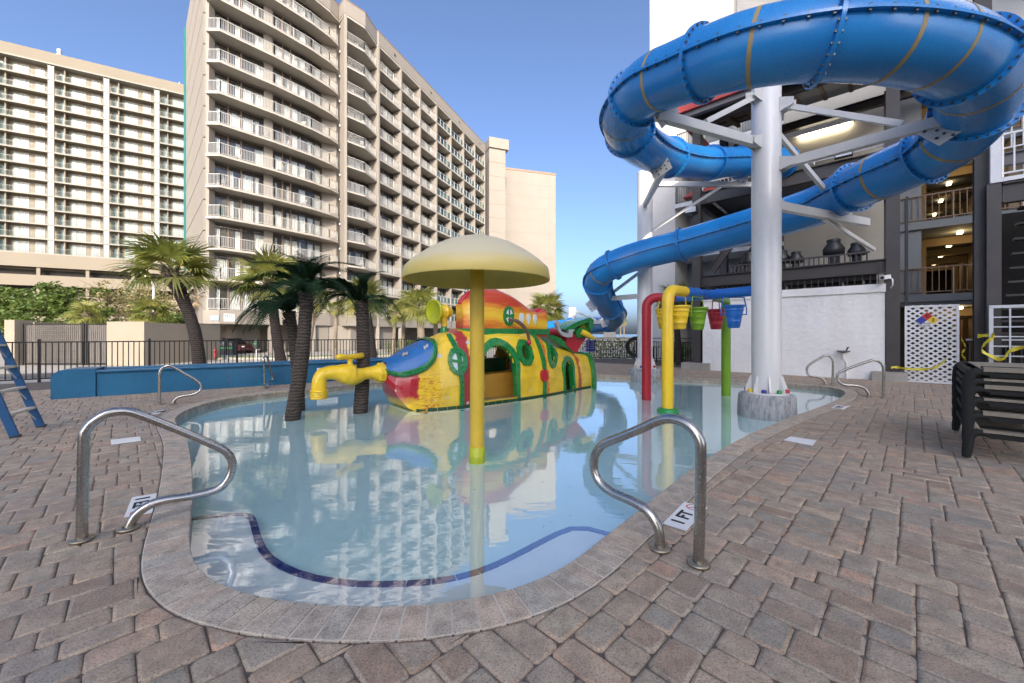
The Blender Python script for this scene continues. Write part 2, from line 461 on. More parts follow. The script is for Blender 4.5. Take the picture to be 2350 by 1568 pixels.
CELL = .079; NU, NQ = 330, 400; U00, Q00 = -15.0, -11.5
taken = [bytearray(NU) for _ in range(NQ)]
for jq in range(NQ):
    iu = 0
    while iu < NU:
        if taken[jq][iu]: iu += 1; continue
        run = 1
        while run < 5 and iu+run < NU and not taken[jq][iu+run]: run += 1
        w_ = {1: 1, 2: 2, 3: 3, 4: rnd.choice((2, 4))}.get(run, rnd.choice((2, 2, 3, 3, 3)))
        h_ = {1: rnd.choice((2, 3)), 2: rnd.choice((2, 2, 2, 3, 3)), 3: rnd.choice((2, 2, 2, 2, 3)), 4: 2}[w_]
        h_ = min(h_, NQ-jq)
        for y in range(h_):
            for x in range(w_): taken[jq+y][iu+x] = 1
        u0, q0 = U00+iu*CELL, Q00+jq*CELL; iu += w_
        c = UD*(u0+w_*CELL/2)+QD*(q0+h_*CELL/2)
        if c.y < 1.15 or c.y > 22.5 or abs(c.x) > c.y*1.36+.6: continue
        if c.x > 7.8+(15.6-c.y)*1.12: continue
        if not in_poly(c, DK): continue
        jt = lambda: V((rnd.uniform(-.004, .004), rnd.uniform(-.004, .004), 0))
        A_, B_, C_2, D_2 = UD*u0+QD*q0+jt(), UD*(u0+w_*CELL)+QD*q0+jt(), UD*(u0+w_*CELL)+QD*(q0+h_*CELL)+jt(), UD*u0+QD*(q0+h_*CELL)+jt()
        p = []
        for e0, e1, e2 in ((D_2, A_, B_), (A_, B_, C_2), (B_, C_2, D_2), (C_2, D_2, A_)):
            ch = rnd.uniform(.010, .024); p += [e1+(e0-e1).normalized()*ch, e1+(e2-e1).normalized()*ch]
        if sum(p[i].x*p[(i+1) % 8].y-p[(i+1) % 8].x*p[i].y for i in range(8)) < 0: p = p[::-1]
        d, bi = near_edge(c)
        if d < .5:
            if d < .26:
                nn = NRM[bi]; p = clip(p, OUTER[bi]+nn*.004, nn)
                if len(p) < 3: continue
                ar = sum(p[i].x*p[(i+1) % len(p)].y-p[(i+1) % len(p)].x*p[i].y for i in range(len(p)))/2
                if ar < .0012: continue
                k = 0
                while k < len(p) and len(p) > 3:
                    if (p[k]-p[k-1]).length < .006: p.pop(k)
                    else: k += 1
            elif in_poly(c, OUTER): continue
        elif in_poly(c, OUTER): continue
        cand.append((c.length, p))
cand.sort(key=lambda x: x[0])
for k, (d, p) in enumerate(cand):
    lift = rnd.uniform(-.0022, .0022)
    if k < 295:
        m1 = MB(); paver_mesh(m1, p, lift); m1.build('paver', 'paver', deck)
    else: paver_mesh(far, p, lift)
stuff(far.build('pavers_far', 'paver', deck))

# ------------------------------------------------------------ specks of leaf litter on the pool floor
mat('litter', (.05, .04, .03), .9)
mb = MB(); r9 = random.Random(12)
while len(mb.f) < 260:
    c = V((r9.uniform(-5, 6), r9.uniform(2.2, 9.5), -.192)); cl = noise.noise(V((c.x*.5, c.y*.5, 3)))
    if cl < -.05 or not in_poly(c, INNER): continue
    a = r9.uniform(0, 6.28); l = r9.uniform(.006, .022); d = V((math.cos(a), math.sin(a), 0)); e = V((-d.y, d.x, 0))*l*.3
    mb.add([c-d*l, c+e, c+d*l, c-e], [(0, 1, 2, 3)])
stuff(mb.build('leaf_litter', 'litter', basin))
# ============================================================ building materials
mat('stucco_cream', (.262, .235, .20), .9, .05, .35, bump=.15, bscale=25, bdist=.01, stain=((.25,.21,.17), .8, .25))
mat('stucco_soffit', (.40, .365, .315), .9, .05, .35)
mat('tower_cream', (.215, .186, .142), .9, .04, .2)
mat('white_metal', (.46, .455, .43), .4, .05, 3)
mat('slab_white', (.26, .245, .205), .7, .05, 1)
mat('bronze', (.045, .034, .026), .45, .2, 3)
mat('tan_frame', (.23, .155, .10), .5, .15, 3)
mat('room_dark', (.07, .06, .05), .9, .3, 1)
mat('curtain', (.82, .80, .76), .9, .08, 2)
mat('teal', (.012, .15, .145), .5, .08, 1)
mat('seafoam', (.16, .225, .20), .35, .08, 1)
mat('seafoam_dark', (.12, .19, .18), .3, .12, 1)
mat('tower_glass', (.12, .145, .15), .35, .35, .25)
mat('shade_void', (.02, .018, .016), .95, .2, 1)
mat('sign_blue', (.22, .33, .42), .5, .05)
mat('wall_red', (.30, .045, .035), .4, .1)
def glass_material(name, tint, ior, rough=.01):
    t = NT(name); t.t.nodes.remove(t.b)
    gl = t.n('BsdfGlossy'); gl.inputs['Roughness'].default_value = rough
    tr = t.n('BsdfTransparent'); tr.inputs['Color'].default_value = (*tint, 1)
    mx = t.n('MixShader'); t.l(schlick(t, ((ior-1)/(ior+1))**2*1.6), mx.inputs[0]); t.l(tr.outputs[0], mx.inputs[1]); t.l(gl.outputs[0], mx.inputs[2]); t.l(mx.outputs[0], t.out.inputs[0])
glass_material('pane', (.86, .88, .88), 1.5)
glass_material('rail_glass', (.62, .74, .72), 1.5)
def text_mesh(txt, size, m, depth=.004, space=1.0):
    cu = bpy.data.curves.new('lettering', 'FONT'); cu.body = txt; cu.size = size; cu.extrude = depth; cu.offset = size*.018; cu.align_x = 'CENTER'; cu.align_y = 'CENTER'; cu.space_character = space; cu.resolution_u = 3
    o = bpy.data.objects.new('lettering', cu); COL.objects.link(o); bpy.context.view_layer.update()
    me = bpy.data.meshes.new_from_object(o.evaluated_get(bpy.context.evaluated_depsgraph_get())); bpy.data.objects.remove(o)
    me.name = 'lettering'; me.materials.clear(); me.materials.append(MAT[m]); return me
def put_text(txt, size, m, pos, right, up, parent, space=1.0, name='lettering', as_sub=True):
    me = text_mesh(txt, size, m, space=space); x = V(right).normalized(); y = V(up).normalized(); z = x.cross(y)
    M = Matrix((x, y, z)).transposed().to_4x4(); M.translation = V(pos); me.transform(M)
    o = bpy.data.objects.new(name, me); COL.objects.link(o); o.parent = parent
    if parent.get('_world'): o.matrix_parent_inverse = Matrix.Translation(parent.location).inverted()
    return o
# ============================================================ sawtooth hotel
FL, Z0, NL = 2.757, 3.52, 12
ROOF = Z0+FL*NL
H2 = lambda p, z=0: V((p[0], p[1], z))
hotel = thing('hotel_tower', 'tall cream hotel with rows of white railed balconies and a stepped facade behind the palms', 'building', (-22, 42, STREET))
E = [(-27.0, 34.75), (-25.8, 34.8), (-22.9, 38.1), (-20.8, 41.0), (-19.8, 42.9), (-19.45, 44.2)]
G = [(-27.2, 35.75), (-24.1, 39.2), (-22.0, 42.0), (-21.2, 43.6)]
W0, W1 = (-27.19, 35.0), (-38.6, 46.95)
WD = V((.357, .934, 0)).normalized(); NI_ = V((-WD.y, WD.x, 0))        # along the long side, and into the building
T0 = V((-18.1, 43.0, 0))
TIP = [T0+WD*(5.37+4.38*i) for i in range(8)]
Bc = V((-18.42, 43.3, 0)); BB = V((-19.43, 44.5, 0))
BAY0 = [(-18.4, 43.32), (-16.83, 45.2), (-16.42, 47.9)]
BAYG = [(-19.75, 45.2), (-17.75, 48.6)]
R = 1.4
core = [W0, G[0], G[1], G[2], G[3], (BB.x-.4, BB.y), BAYG[0], BAYG[1]]
for i in range(8):
    p = TIP[i]+NI_*R; core.append((p.x, p.y))
endp = TIP[7]+NI_*(R+12); core += [(endp.x, endp.y), (-42, 66), W1]
MB().prism(core, 2.3, ROOF+.2).build('wall', 'stucco_cream', hotel)
# blank side wall of precast panels, joints recessed
d = V((W1[0]-W0[0], W1[1]-W0[1], 0)); n = V((-d.y, d.x, 0)).normalized()
if n.x > 0: n = -n
pm = MB().obox((0, 0, .012), d*.5-d.normalized()*.09, n*.16, (0, 0, FL-.10)).mesh('wall_panel', 'stucco_cream')
for k in range(NL+1):
    for j in range(2): link('wall_panel', pm, hotel, V((W0[0], W0[1], 2.33+k*FL-.0))+d*(.5*j)+d.normalized()*.02)
MB().obox(V((W1[0], W1[1], 2.2)), -d.normalized()*.12, n*.38, (0, 0, ROOF-1.2)).build('teal_fin', 'teal', hotel)
# slabs, railings
def rail_mesh(path, h=1.02, gap=.125, ends=True, bw=.023):
    mb = MB(); P = [H2(p) for p in path]
    for i in range(len(P)-1):
        a, b = P[i], P[i+1]; L = (b-a).length; t = (b-a)/L
        mb.bar(a+V((0,0,h)), b+V((0,0,h)), .05, .045); mb.bar(a+V((0,0,.12)), b+V((0,0,.12)), .035, .035)
        k = max(1, round(L/gap))
        for j in range(1, k): q = a+t*(L*j/k); mb.obox(q-t*bw/2+V((-.01,-.01,.13)), t*bw, V((-t.y, t.x, 0))*.02, (0, 0, h-.14))
        npost = max(1, round(L/1.5))
        for j in range(npost+1): q = a+t*(L*j/npost); mb.box((q.x, q.y, h/2), (.05, .05, h-.05))
    return mb
def offs(path, m):
    return [(p[0]+m[0], p[1]+m[1]) for p in path]
EIN = [(p[0]*.985-.33, p[1]*1.0+.12) for p in E]
e_slab = MB().prism(E+[(-20.2, 44.6), (-21.25, 43.75), (-22.05, 42.15), (-24.15, 39.35), (-27.2, 35.85)], -.2, 0).mesh('balcony_slab', ['stucco_soffit'])
EI = [(-26.9, 34.9), (-25.82, 34.93), (-22.97, 38.17), (-20.89, 41.05), (-19.9, 42.95), (-19.55, 44.1)]
e_rail = rail_mesh(EI).mesh('railing', 'white_metal')
b_slab = MB().prism(BAY0+[(-16.5, 48.3), BAYG[1], BAYG[0], (-19.3, 44.4)], -.2, 0).mesh('balcony_slab', 'stucco_soffit')
b_rail = rail_mesh([(-18.3, 43.5), (-16.95, 45.25), (-16.55, 47.85)]).mesh('railing', 'white_metal')
bay_slab, bay_rail = [], []
a0 = V((0,0,0)); bw_ = 4.38
bay_slab = MB().obox(a0+WD*.14+V((0,0,-.2)), WD*(bw_-.28), NI_*(R+.05), (0, 0, .2)).mesh('balcony_slab', 'stucco_soffit')
q0, q1 = WD*.16+NI_*.09, WD*(bw_-.16)+NI_*.09
bay_rail = rail_mesh([(q0.x, q0.y), (q1.x, q1.y)], gap=.14).mesh('railing', 'white_metal')
def glass_rail():
    mb = MB(); a, b = WD*.16+NI_*.09, WD*(bw_-.16)+NI_*.09
    mb.bar(a+V((0,0,1.02)), b+V((0,0,1.02)), .05, .05)
    for j in range(5): q = a.lerp(b, j/4); mb.box((q.x, q.y, .51), (.05, .05, .98))
    for j in range(4):
        p, q = a.lerp(b, j/4+.015), a.lerp(b, (j+1)/4-.015); mb.obox(p+V((0,0,.12)), q-p, NI_*.012, (0, 0, .84), 1)
    return mb.mesh('railing', ['white_metal', 'rail_glass'])
bay_grail = glass_rail()
def window_set(p, q, panels, h=2.36, door=0):
    """meshes of one glazed opening: frame, panes, curtain variants, room behind; p..q on the wall line seen from outside left to right"""
    p, q = H2(p), H2(q); L = (q-p).length; t = (q-p)/L; n = V((t.y, -t.x, 0))
    fr, gl, rm = MB(), MB(), MB(); head = h-.32
    fr.bar(p+n*.16+V((0,0,.04)), q+n*.16+V((0,0,.04)), .08, .08); fr.bar(p+n*.16+V((0,0,h-.05)), q+n*.16+V((0,0,h-.05)), .08, .1); fr.bar(p+n*.17+V((0,0,head)), q+n*.17+V((0,0,head)), .07, .09)
    for j in range(panels+1):
        a = p+t*(L*j/panels); m = 1 if j in (door, door+1) else 0
        w = .10 if m else .07
        fr.obox(a-t*(w/2)+n*.12, t*w, n*.09, (0, 0, h), m)
    gl.obox(p+n*.135+V((0,0,.05)), t*L, n*.012, (0, 0, h-.1))
    rm.obox(p+n*.004, t*L, n*.012, (0, 0, h))  # flat dark panel for the dim room, its gloom put into the colour
    cur = []
    for vnt in range(5):
        r = random.Random(vnt*13+panels); mb = MB(); spans = []
        for j in range(panels):
            x = r.random()
            a, b = L*j/panels+.06, L*(j+1)/panels-.06
            if x < .52: spans.append((a, b))
            elif x < .68: spans.append((a, a+(b-a)*.4))
            elif x < .84: spans.append((b-(b-a)*.4, b))
        if not spans: spans = [(.1, L*.3)]
        for a, b in spans:
            k = max(4, int((b-a)/.07)); top, bot = [], []
            for i in range(k+1):
                s = a+(b-a)*i/k; w = n*(.05+.028*(1 if i % 2 else -1)); top.append(p+t*s+w+V((0,0,h-.36))); bot.append(p+t*s+w+V((0,0,.06)))
            mb.grid([bot, top], False)
        cur.append(mb.mesh('curtain', 'curtain'))
    return fr.mesh('window_frame', ['bronze', 'tan_frame']), gl.mesh('pane', 'pane'), rm.mesh('room', 'room_dark'), cur
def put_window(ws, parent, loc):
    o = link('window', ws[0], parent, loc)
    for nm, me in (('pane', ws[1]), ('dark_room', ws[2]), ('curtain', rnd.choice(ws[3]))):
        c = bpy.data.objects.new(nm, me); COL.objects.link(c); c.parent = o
def lerp2(a, b, t): return (a[0]+(b[0]-a[0])*t, a[1]+(b[1]-a[1])*t)
wU1 = window_set(lerp2(G[0], G[1], .03), lerp2(G[0], G[1], .92), 4, door=1)
wU2 = window_set(lerp2(G[1], G[2], .1), lerp2(G[1], G[2], .99), 4, door=1)
wU3 = window_set(lerp2(G[2], G[3], .02), lerp2(G[2], G[3], .98), 2, door=7)
wB0 = window_set(lerp2(BAYG[0], BAYG[1], .03), lerp2(BAYG[0], BAYG[1], .95), 4, door=1)
p, q = WD*.18+NI_*R, WD*(bw_-.2)+NI_*R
wBay = window_set((p.x, p.y), (q.x, q.y), 4, door=1)
sconce = MB().box((0,0,0), (.12, .12, .2)).mesh('wall_lamp', 'white_metal')
NB = 7
for k in range(NL):
    z = V((0, 0, Z0+k*FL))
    s = link('balcony', e_slab, hotel, z); r_ = bpy.data.objects.new('railing', e_rail); COL.objects.link(r_); r_.parent = s
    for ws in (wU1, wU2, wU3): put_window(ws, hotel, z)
    s = link('balcony', b_slab, hotel, z); r_ = bpy.data.objects.new('railing', b_rail); COL.objects.link(r_); r_.parent = s
    put_window(wB0, hotel, z)
    link('wall_lamp', sconce, hotel, z+V((-19.28, 44.17, 1.9)))
    for i in range(NB):
        L = z+TIP[i]
        s = link('balcony', bay_slab, hotel, L); r_ = bpy.data.objects.new('railing', bay_rail if i < 3 else bay_grail); COL.objects.link(r_); r_.parent = s
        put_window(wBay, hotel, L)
        link('wall_lamp', sconce, hotel, L+WD*(bw_-.2)+NI_*.75+V((0, 0, 1.9)))
# fins and piers
mb = MB()
for i in range(8):
    MB().obox(TIP[i]-WD*.13-NI_*.03+V((0,0,2.3)), WD*.26, NI_*(R+.1), (0, 0, ROOF-2.3)).build('fin', 'stucco_cream', hotel)
t = (BB-Bc); nn = V((-t.y, t.x, 0)).normalized()*.3
MB().obox(Bc+V((0,0,2.3)), t, nn if nn.y > 0 else -nn, (0, 0, ROOF-2.3)).build('fin', 'stucco_cream', hotel)
g = lerp2(G[0], G[1], .96); MB().box((g[0]+.12, g[1]-.12, (2.3+ROOF)/2), (.75, .28, ROOF-2.3), .84).build('pier', 'stucco_cream', hotel)
MB().obox(V((W0[0], W0[1], 2.3)), (.3, 0, 0), (0, .7, 0), (0, 0, ROOF-2.3)).build('pier', 'stucco_cream', hotel)
# fascia over the ground floor and parapet at the roof follow the same front line
front = E[:]+[(-19.5, 44.4), (Bc.x, Bc.y-.02)]+BAY0[1:]+[(TIP[0].x-.05, TIP[0].y)]+[(TIP[i].x, TIP[i].y) for i in range(1, 8)]
def band(pts, z0, z1, out, depth):
    mb = MB()
    for i in range(len(pts)-1):
        a, b = H2(pts[i], z0), H2(pts[i+1], z0); t = b-a; n = V((t.y, -t.x, 0)).normalized()
        mb.obox(a+n*out, t, -n*depth, (0, 0, z1-z0))
    return mb
band([W0, (-27.0, 34.72)]+front, 2.3, Z0-.02, .03, .25).build('fascia', 'stucco_cream', hotel)
band([W0, (-27.0, 34.72)]+front, ROOF, ROOF+1.55, .04, .3).build('parapet', 'stucco_cream', hotel)
band([W0, (-27.0, 34.72)]+front, ROOF+1.55, ROOF+1.68, .06, .4).build('parapet_cap', 'tan_frame', hotel)
MB().prism(front+[(TIP[7].x-3, TIP[7].y), (-20, 50), (-30, 40), W0], ROOF-.22, ROOF-.01).build('roof', 'stucco_soffit', hotel)
MB().prism(front+[(TIP[7].x-3, TIP[7].y), (-20, 50), (-30, 40), W0], 2.28, 2.36).build('soffit', 'stucco_soffit', hotel)
for t_ in (8.2, 16.7, 25.4, 33.5):
    p = T0+WD*t_; MB().obox(p-NI_*.05+V((0,0,ROOF+.55)), WD*.35, NI_*.1, (0, 0, .3)).build('scupper', 'bronze', hotel)
# ground floor: columns, walls, garage
for p, w in (((-26.6, 35.3), .55), ((-23.3, 38.3), .6), ((-21.9, 39.9), .55), ((-20.9, 41.2), .5)):
    MB().box((p[0], p[1], (2.3+STREET)/2), (w, w, 2.32-STREET), .85).build('column', 'stucco_cream', hotel)
for i in range(0, 8):
    p = TIP[i]+NI_*.25; MB().box((p.x, p.y, (2.3+STREET)/2), (.4, .4, 2.32-STREET), .37).build('column', 'stucco_cream', hotel)
def wall_seg(a, b, z0, z1, th=.25, m='stucco_cream', name='ground_wall'):
    a, b = H2(a, z0), H2(b, z0); t = b-a; n = V((t.y, -t.x, 0)).normalized()
    return MB().obox(a, t, -n*th, (0, 0, z1-z0)).build(name, m, hotel)
wall_seg((-21.0, 41.4), (-20.0, 43.0), STREET, 2.3); wall_seg((-20.0, 43.1), (-18.3, 44.6), STREET, 2.3)
wall_seg((-18.2, 44.4), (-16.7, 48.6), STREET, 2.3); wall_seg((-16.7, 48.7), (-15.4, 52.2), STREET, 2.3)
wall_seg((-34, 41.5), (-20.6, 46.5), STREET, 2.3); wall_seg((-17.6, 49.5), (-8.5, 73), STREET, 2.3, .25, 'room_dark')  # second wall is coloured dark for the gloom inside the garage
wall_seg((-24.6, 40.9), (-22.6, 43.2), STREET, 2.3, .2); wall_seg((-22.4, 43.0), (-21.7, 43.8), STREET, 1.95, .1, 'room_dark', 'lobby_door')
wall_seg((-27.6, 38.2), (-25.6, 40.0), STREET, 2.3, .2)
# stair tower at the far end
SD = V((3.76, 1.4, 0)).normalized(); SN = V((-SD.y, SD.x, 0)); S0 = TIP[7]+WD*1.1+V((.35, 0, 0))
for k in range(14):
    MB().obox(S0+V((0,0,STREET+k*FL+.025)), SD*3.4, SN*3.0, (0, 0, FL-.05)).build('wall_panel', 'stucco_cream', hotel)
MB().obox(S0+SD*.05+SN*.05+V((0,0,STREET)), SD*3.3, SN*2.9, (0, 0, FL*14-.1)).build('stair_tower', 'stucco_soffit', hotel)
MB().obox(S0-SN*.35-SD*.1+V((0,0,STREET+14*FL)), SD*4.1, SN*3.6, (0, 0, 2.0)).build('stair_tower_cap', 'stucco_cream', hotel)
MB().obox(TIP[7]+WD*.15+NI_*.3+V((0,0,2.0)), WD*.9, NI_*.2, (0, 0, ROOF-2)).build('stair_window', 'bronze', hotel)
# house number and fire-connection sign on the fascia
ed_ = V((E[2][0]-E[1][0], E[2][1]-E[1][1], 0)).normalized(); en = V((ed_.y, -ed_.x, 0))
p = V((-26.2, 34.78, 2.75)); sgn = MB().obox(p+V((-.35, -.085, -.17)), (.75, .02, 0), (0, .02, 0), (0, 0, .42)).build('number_plate', 'sign_blue', hotel)
put_text('202', .38, 'white_tile', p+V((.03, -.10, .04)), (1, .03, 0), (0, 0, 1), sgn)
p = H2(E[1], 2.85)+ed_*.7+en*.035; sgn = MB().obox(p-ed_*.4+V((0,0,-.33)), ed_*.8, en*.02, (0, 0, .66)).build('connection_sign', 'white_tile', hotel)
put_text('FDC', .34, 'black_print', p+en*.026+V((0,0,.14)), ed_, (0, 0, 1), sgn)
put_text('FIRE DEPT', .11, 'black_print', p+en*.026+V((0,0,-.1)), ed_, (0, 0, 1), sgn)
put_text('CONN', .11, 'black_print', p+en*.026+V((0,0,-.23)), ed_, (0, 0, 1), sgn)
# ============================================================ plain end tower behind
at_ = thing('apartment_tower', 'plain windowless cream tower end standing behind the balcony hotel', 'building', (4, 92, STREET))
A, B = gx(1157, 88.0), gx(1275, 91.5); D = B-A; Nn = V((-D.y, D.x, 0)).normalized()
for k in range(14):
    MB().obox(A+V((0,0,STREET+k*2.76+.01)), D, Nn*10, (0, 0, 2.745)).build('wall_panel', 'stucco_cream', at_)
MB().obox(A-Nn*.08-D.normalized()*.08+V((0,0,STREET+14*2.76)), D+D.normalized()*.16, Nn*10, (0, 0, .45)).build('roof_cap', 'tan_frame', at_)
# ============================================================ long tower on the left
lt = thing('beach_tower', 'long pale tower with thin white balcony edges and seafoam dividers on the far left', 'building', (-80, 85, STREET))
LA = V((.874, .486, 0)).normalized(); LN = V((LA.y, -LA.x, 0)); L0 = V((-93, 71.6, 0))
S_LO, S_HI, LZ, NLT = -9.6, 44.2, 16.6, 13
def lp(s, out=0, z=0): return L0+LA*s+LN*out+V((0, 0, z))
MB().obox(lp(S_LO, -1.5, STREET), LA*(S_HI-S_LO), -LN*14, (0, 0, LZ+NLT*2.757+2.0-STREET)).build('wall', 'tower_cream', lt)
MB().obox(lp(S_LO, .12, LZ+NLT*2.757+.25), LA*(S_HI-S_LO), -LN*15, (0, 0, 2.0)).build('parapet', 'tower_cream', lt)
MB().obox(lp(S_LO, .2, LZ+NLT*2.757-.02), LA*(S_HI-S_LO), -LN*1.8, (0, 0, .26)).build('roof_slab', 'slab_white', lt)
strips = [-1.65+7.65*i for i in range(-1, 6)]
slab = MB(); slab.obox(LA*S_LO-LN*1.55+V((0,0,-.16)), LA*(S_HI-S_LO), LN*1.5, (0, 0, .16)); slab.obox(LA*S_LO-LN*.04+V((0,0,-.19)), LA*(S_HI-S_LO), LN*.08, (0, 0, .22), 1)
slab = slab.mesh('balcony_slab', ['tower_cream', 'slab_white'])
rl = MB(); a, b = LA*.9-LN*.08, LA*7.6-LN*.08
rl.bar(a+V((0,0,1.05)), b+V((0,0,1.05)), .04, .035); rl.bar(a+V((0,0,.13)), b+V((0,0,.13)), .03, .03)
for j in range(40): q = a.lerp(b, j/39); rl.obox(q+V((0,0,.13)), LA*.014, LN*.014, (0, 0, .92))
rl = rl.mesh('railing', 'seafoam')
scr = MB(); scr.obox(-LN*.1, LA*.07, LN*.14, (0, 0, 2.757)); scr.obox(LA*.80-LN*.1, LA*.07, LN*.14, (0, 0, 2.757)); scr.obox(LA*.07-LN*.06+V((0,0,.06)), LA*.73, LN*.04, (0, 0, 2.45), 1); scr.obox(LA*.07-LN*.02+V((0,0,1.15)), LA*.73, LN*.03, (0, 0, .06))
scr = scr.mesh('privacy_screen', ['slab_white', 'seafoam'])
def lwin(s0, s1, h0, h1, m, frame='white_metal', bars=1):
    f = MB(); g_ = MB(); o_ = -1.5
    for (x0, x1, y0, y1) in ((s0, s1, h0, h0+.06), (s0, s1, h1-.07, h1), (s0, s0+.06, h0, h1), (s1-.06, s1, h0, h1)): f.obox(LA*x0+LN*(o_-.02)+V((0,0,y0)), LA*(x1-x0), LN*.08, (0, 0, y1-y0))
    for j in range(bars): x = s0+(s1-s0)*(j+1)/(bars+1); f.obox(LA*(x-.025)+LN*o_+V((0,0,h0)), LA*.05, LN*.06, (0, 0, h1-h0))
    g_.obox(LA*(s0+.05)+LN*(o_+.005)+V((0,0,h0+.05)), LA*(s1-s0-.1), LN*.02, (0, 0, h1-h0-.11))
    return f.mesh('window_frame', frame), g_.mesh('pane', m)
wd = [('door', lwin(1.0, 1.7, .02, 2.2, 'seafoam_dark', 'seafoam', 0)), ('shutter', lwin(2.75, 3.4, .02, 2.2, 'seafoam', 'seafoam', 0)), ('window', lwin(3.5, 4.7, .02, 2.25, 'tower_glass')), ('window', lwin(5.55, 6.75, .02, 2.25, 'tower_glass'))]
fin = MB().obox(LA*1.95-LN*1.5, LA*.2, LN*.9, (0, 0, 2.6)).mesh('wing_wall', 'tower_cream')
for k in range(NLT):
    z = LZ+k*2.757
    link('balcony_slab', slab, lt, L0+V((0,0,z)))
    for s in strips:
        at = L0+LA*s+V((0,0,z))
        link('railing', rl, lt, at); link('privacy_screen', scr, lt, at); link('wing_wall', fin, lt, at)
        for nm, (f, g_) in wd:
            if 420 < 1175+905*(at.x/at.y): continue
            o = link(nm, f, lt, at); c = bpy.data.objects.new('pane', g_); COL.objects.link(c); c.parent = o
# podium decks of the parking below
for z0, z1, out in ((13.9, 16.35, .5), (10.4, 12.4, .5), (6.5, 8.6, .5), (2.8, 4.9, .5)):
    MB().obox(lp(S_LO, out, z0), LA*(S_HI-S_LO), -LN*.3, (0, 0, z1-z0)).build('parking_wall', 'tower_cream', lt)
    MB().obox(lp(S_LO, out-.31, z0), LA*(S_HI-S_LO), -LN*1.6, (0, 0, .25)).build('parking_deck', 'tower_cream', lt)
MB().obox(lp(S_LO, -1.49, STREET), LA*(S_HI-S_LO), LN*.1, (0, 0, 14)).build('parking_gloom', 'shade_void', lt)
for j in range(8): MB().obox(lp(S_LO+1+j*6.6, .15, STREET), LA*.5, -LN*.5, (0, 0, 14.3)).build('parking_column', 'tower_cream', lt)
for s in (2.2, 20.2):
    MB().lathe([(.05,0),(.35,.1),(.4,.6),(.25,.75),(.38,1.0),(.34,1.5),(.1,1.7)] if s < 3 else [(.05,0),(.1,.1),(.2,.4),(.05,.9)], 12, Matrix.Translation(lp(s+5, -1, LZ+NLT*2.757+2.24))).build('roof_antenna', 'white_metal', lt)
# ============================================================ unseen blocks added behind the viewer, placed and sized to shade the pool
def block(name, label, poly, h, m='stucco_white'):
    t = thing(name, label, 'building', (sum(p[0] for p in poly)/len(poly), sum(p[1] for p in poly)/len(poly), STREET))
    MB().prism(poly, STREET, h).build('wall', m, t); MB().prism([(p[0]*1.0, p[1]) for p in poly], h+.003, h+.35).build('parapet', m, t)
    return t
mat('stucco_white', (.62, .60, .57), .9, .05, .5, bump=.3, bscale=14, bdist=.015)
FU, FQ = V((.734, -.679, 0)).normalized(), V((.679, .734, 0)).normalized(); FO = V((7.2, 15.3, 0))
def fr(u, q, z=0.0): return FO+FU*u+FQ*q+V((0, 0, z))
TE = math.tan(SUN_EL)/math.cos(SUN_AZ); XS = 60*math.tan(SUN_AZ)
block('shade_block', 'low pale unseen shading block added far behind the near edge of the pool deck', [(-20.5-XS, -76), (-20.5-XS, -60), (-4.05-XS, -60), (-4.05-XS, -76)], (17+60)*TE)
block('shade_block', 'middle pale unseen shading block added far behind the pool deck, a little taller', [(-4-XS, -76), (-4-XS, -60), (7.5-XS, -60), (7.5-XS, -76)], (21.5+60)*TE)
block('shade_tower', 'tall pale unseen shading tower added far behind and right of the pool deck', [(7.55-XS, -72), (7.55-XS, -50), (30-XS, -50), (30-XS, -72)], (18+55)*TE+11)
# ============================================================ right-hand complex: resort block, steel stair tower, pump house
mat('steel_brown', (.048, .041, .038), .45, .18, 2.5, bump=.1, bscale=50)
mat('steel_grey', (.14, .135, .145), .5, .15, 2)
mat('grey_paint', (.20, .215, .225), .8, .1, 1, bump=.2, bscale=30)
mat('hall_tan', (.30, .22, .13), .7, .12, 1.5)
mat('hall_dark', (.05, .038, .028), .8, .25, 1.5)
mat('rough_stucco', (.80, .79, .775), .92, .05, .8, bump=.8, bscale=7, bdist=.03, stain=((.52,.45,.33), 1.4, .35))
mat('white_paint', (.74, .74, .74), .5, .06, 3, stain=((.45,.42,.38), 5, .3))
mat('black_plastic', (.022, .022, .024), .45, .25, 3)
mat('cream_wall', (.47, .44, .38), .9, .06, .7)
mat('roof_red', (.42, .06, .05), .5, .15, 2)
mat('rafter', (.10, .065, .035), .8, .3, 3)
mat('tape_yellow', (.62, .52, .03), .4, .15, 5)
mat('galv', (.50, .52, .54), .4, .12, 4, metal=.3)
def emit(name, col, s):
    t = NT(name); t.set(Base_Color=col, Emission_Color=col, Emission_Strength=s, Roughness=.5)
emit('tube_light', (1.0, .86, .62), 5.0)
emit('warm_lamp', (1.0, .76, .40), 3.0)
emit('exit_red', (1.0, .05, .05), 1.5)
def fbox(u0, u1, q0, q1, z0, z1, mb=None, m=0):
    mb = mb or MB(); return mb.obox(fr(u0, q0, z0), FU*(u1-u0), FQ*(q1-q0), (0, 0, z1-z0), m)
QB = 5.5
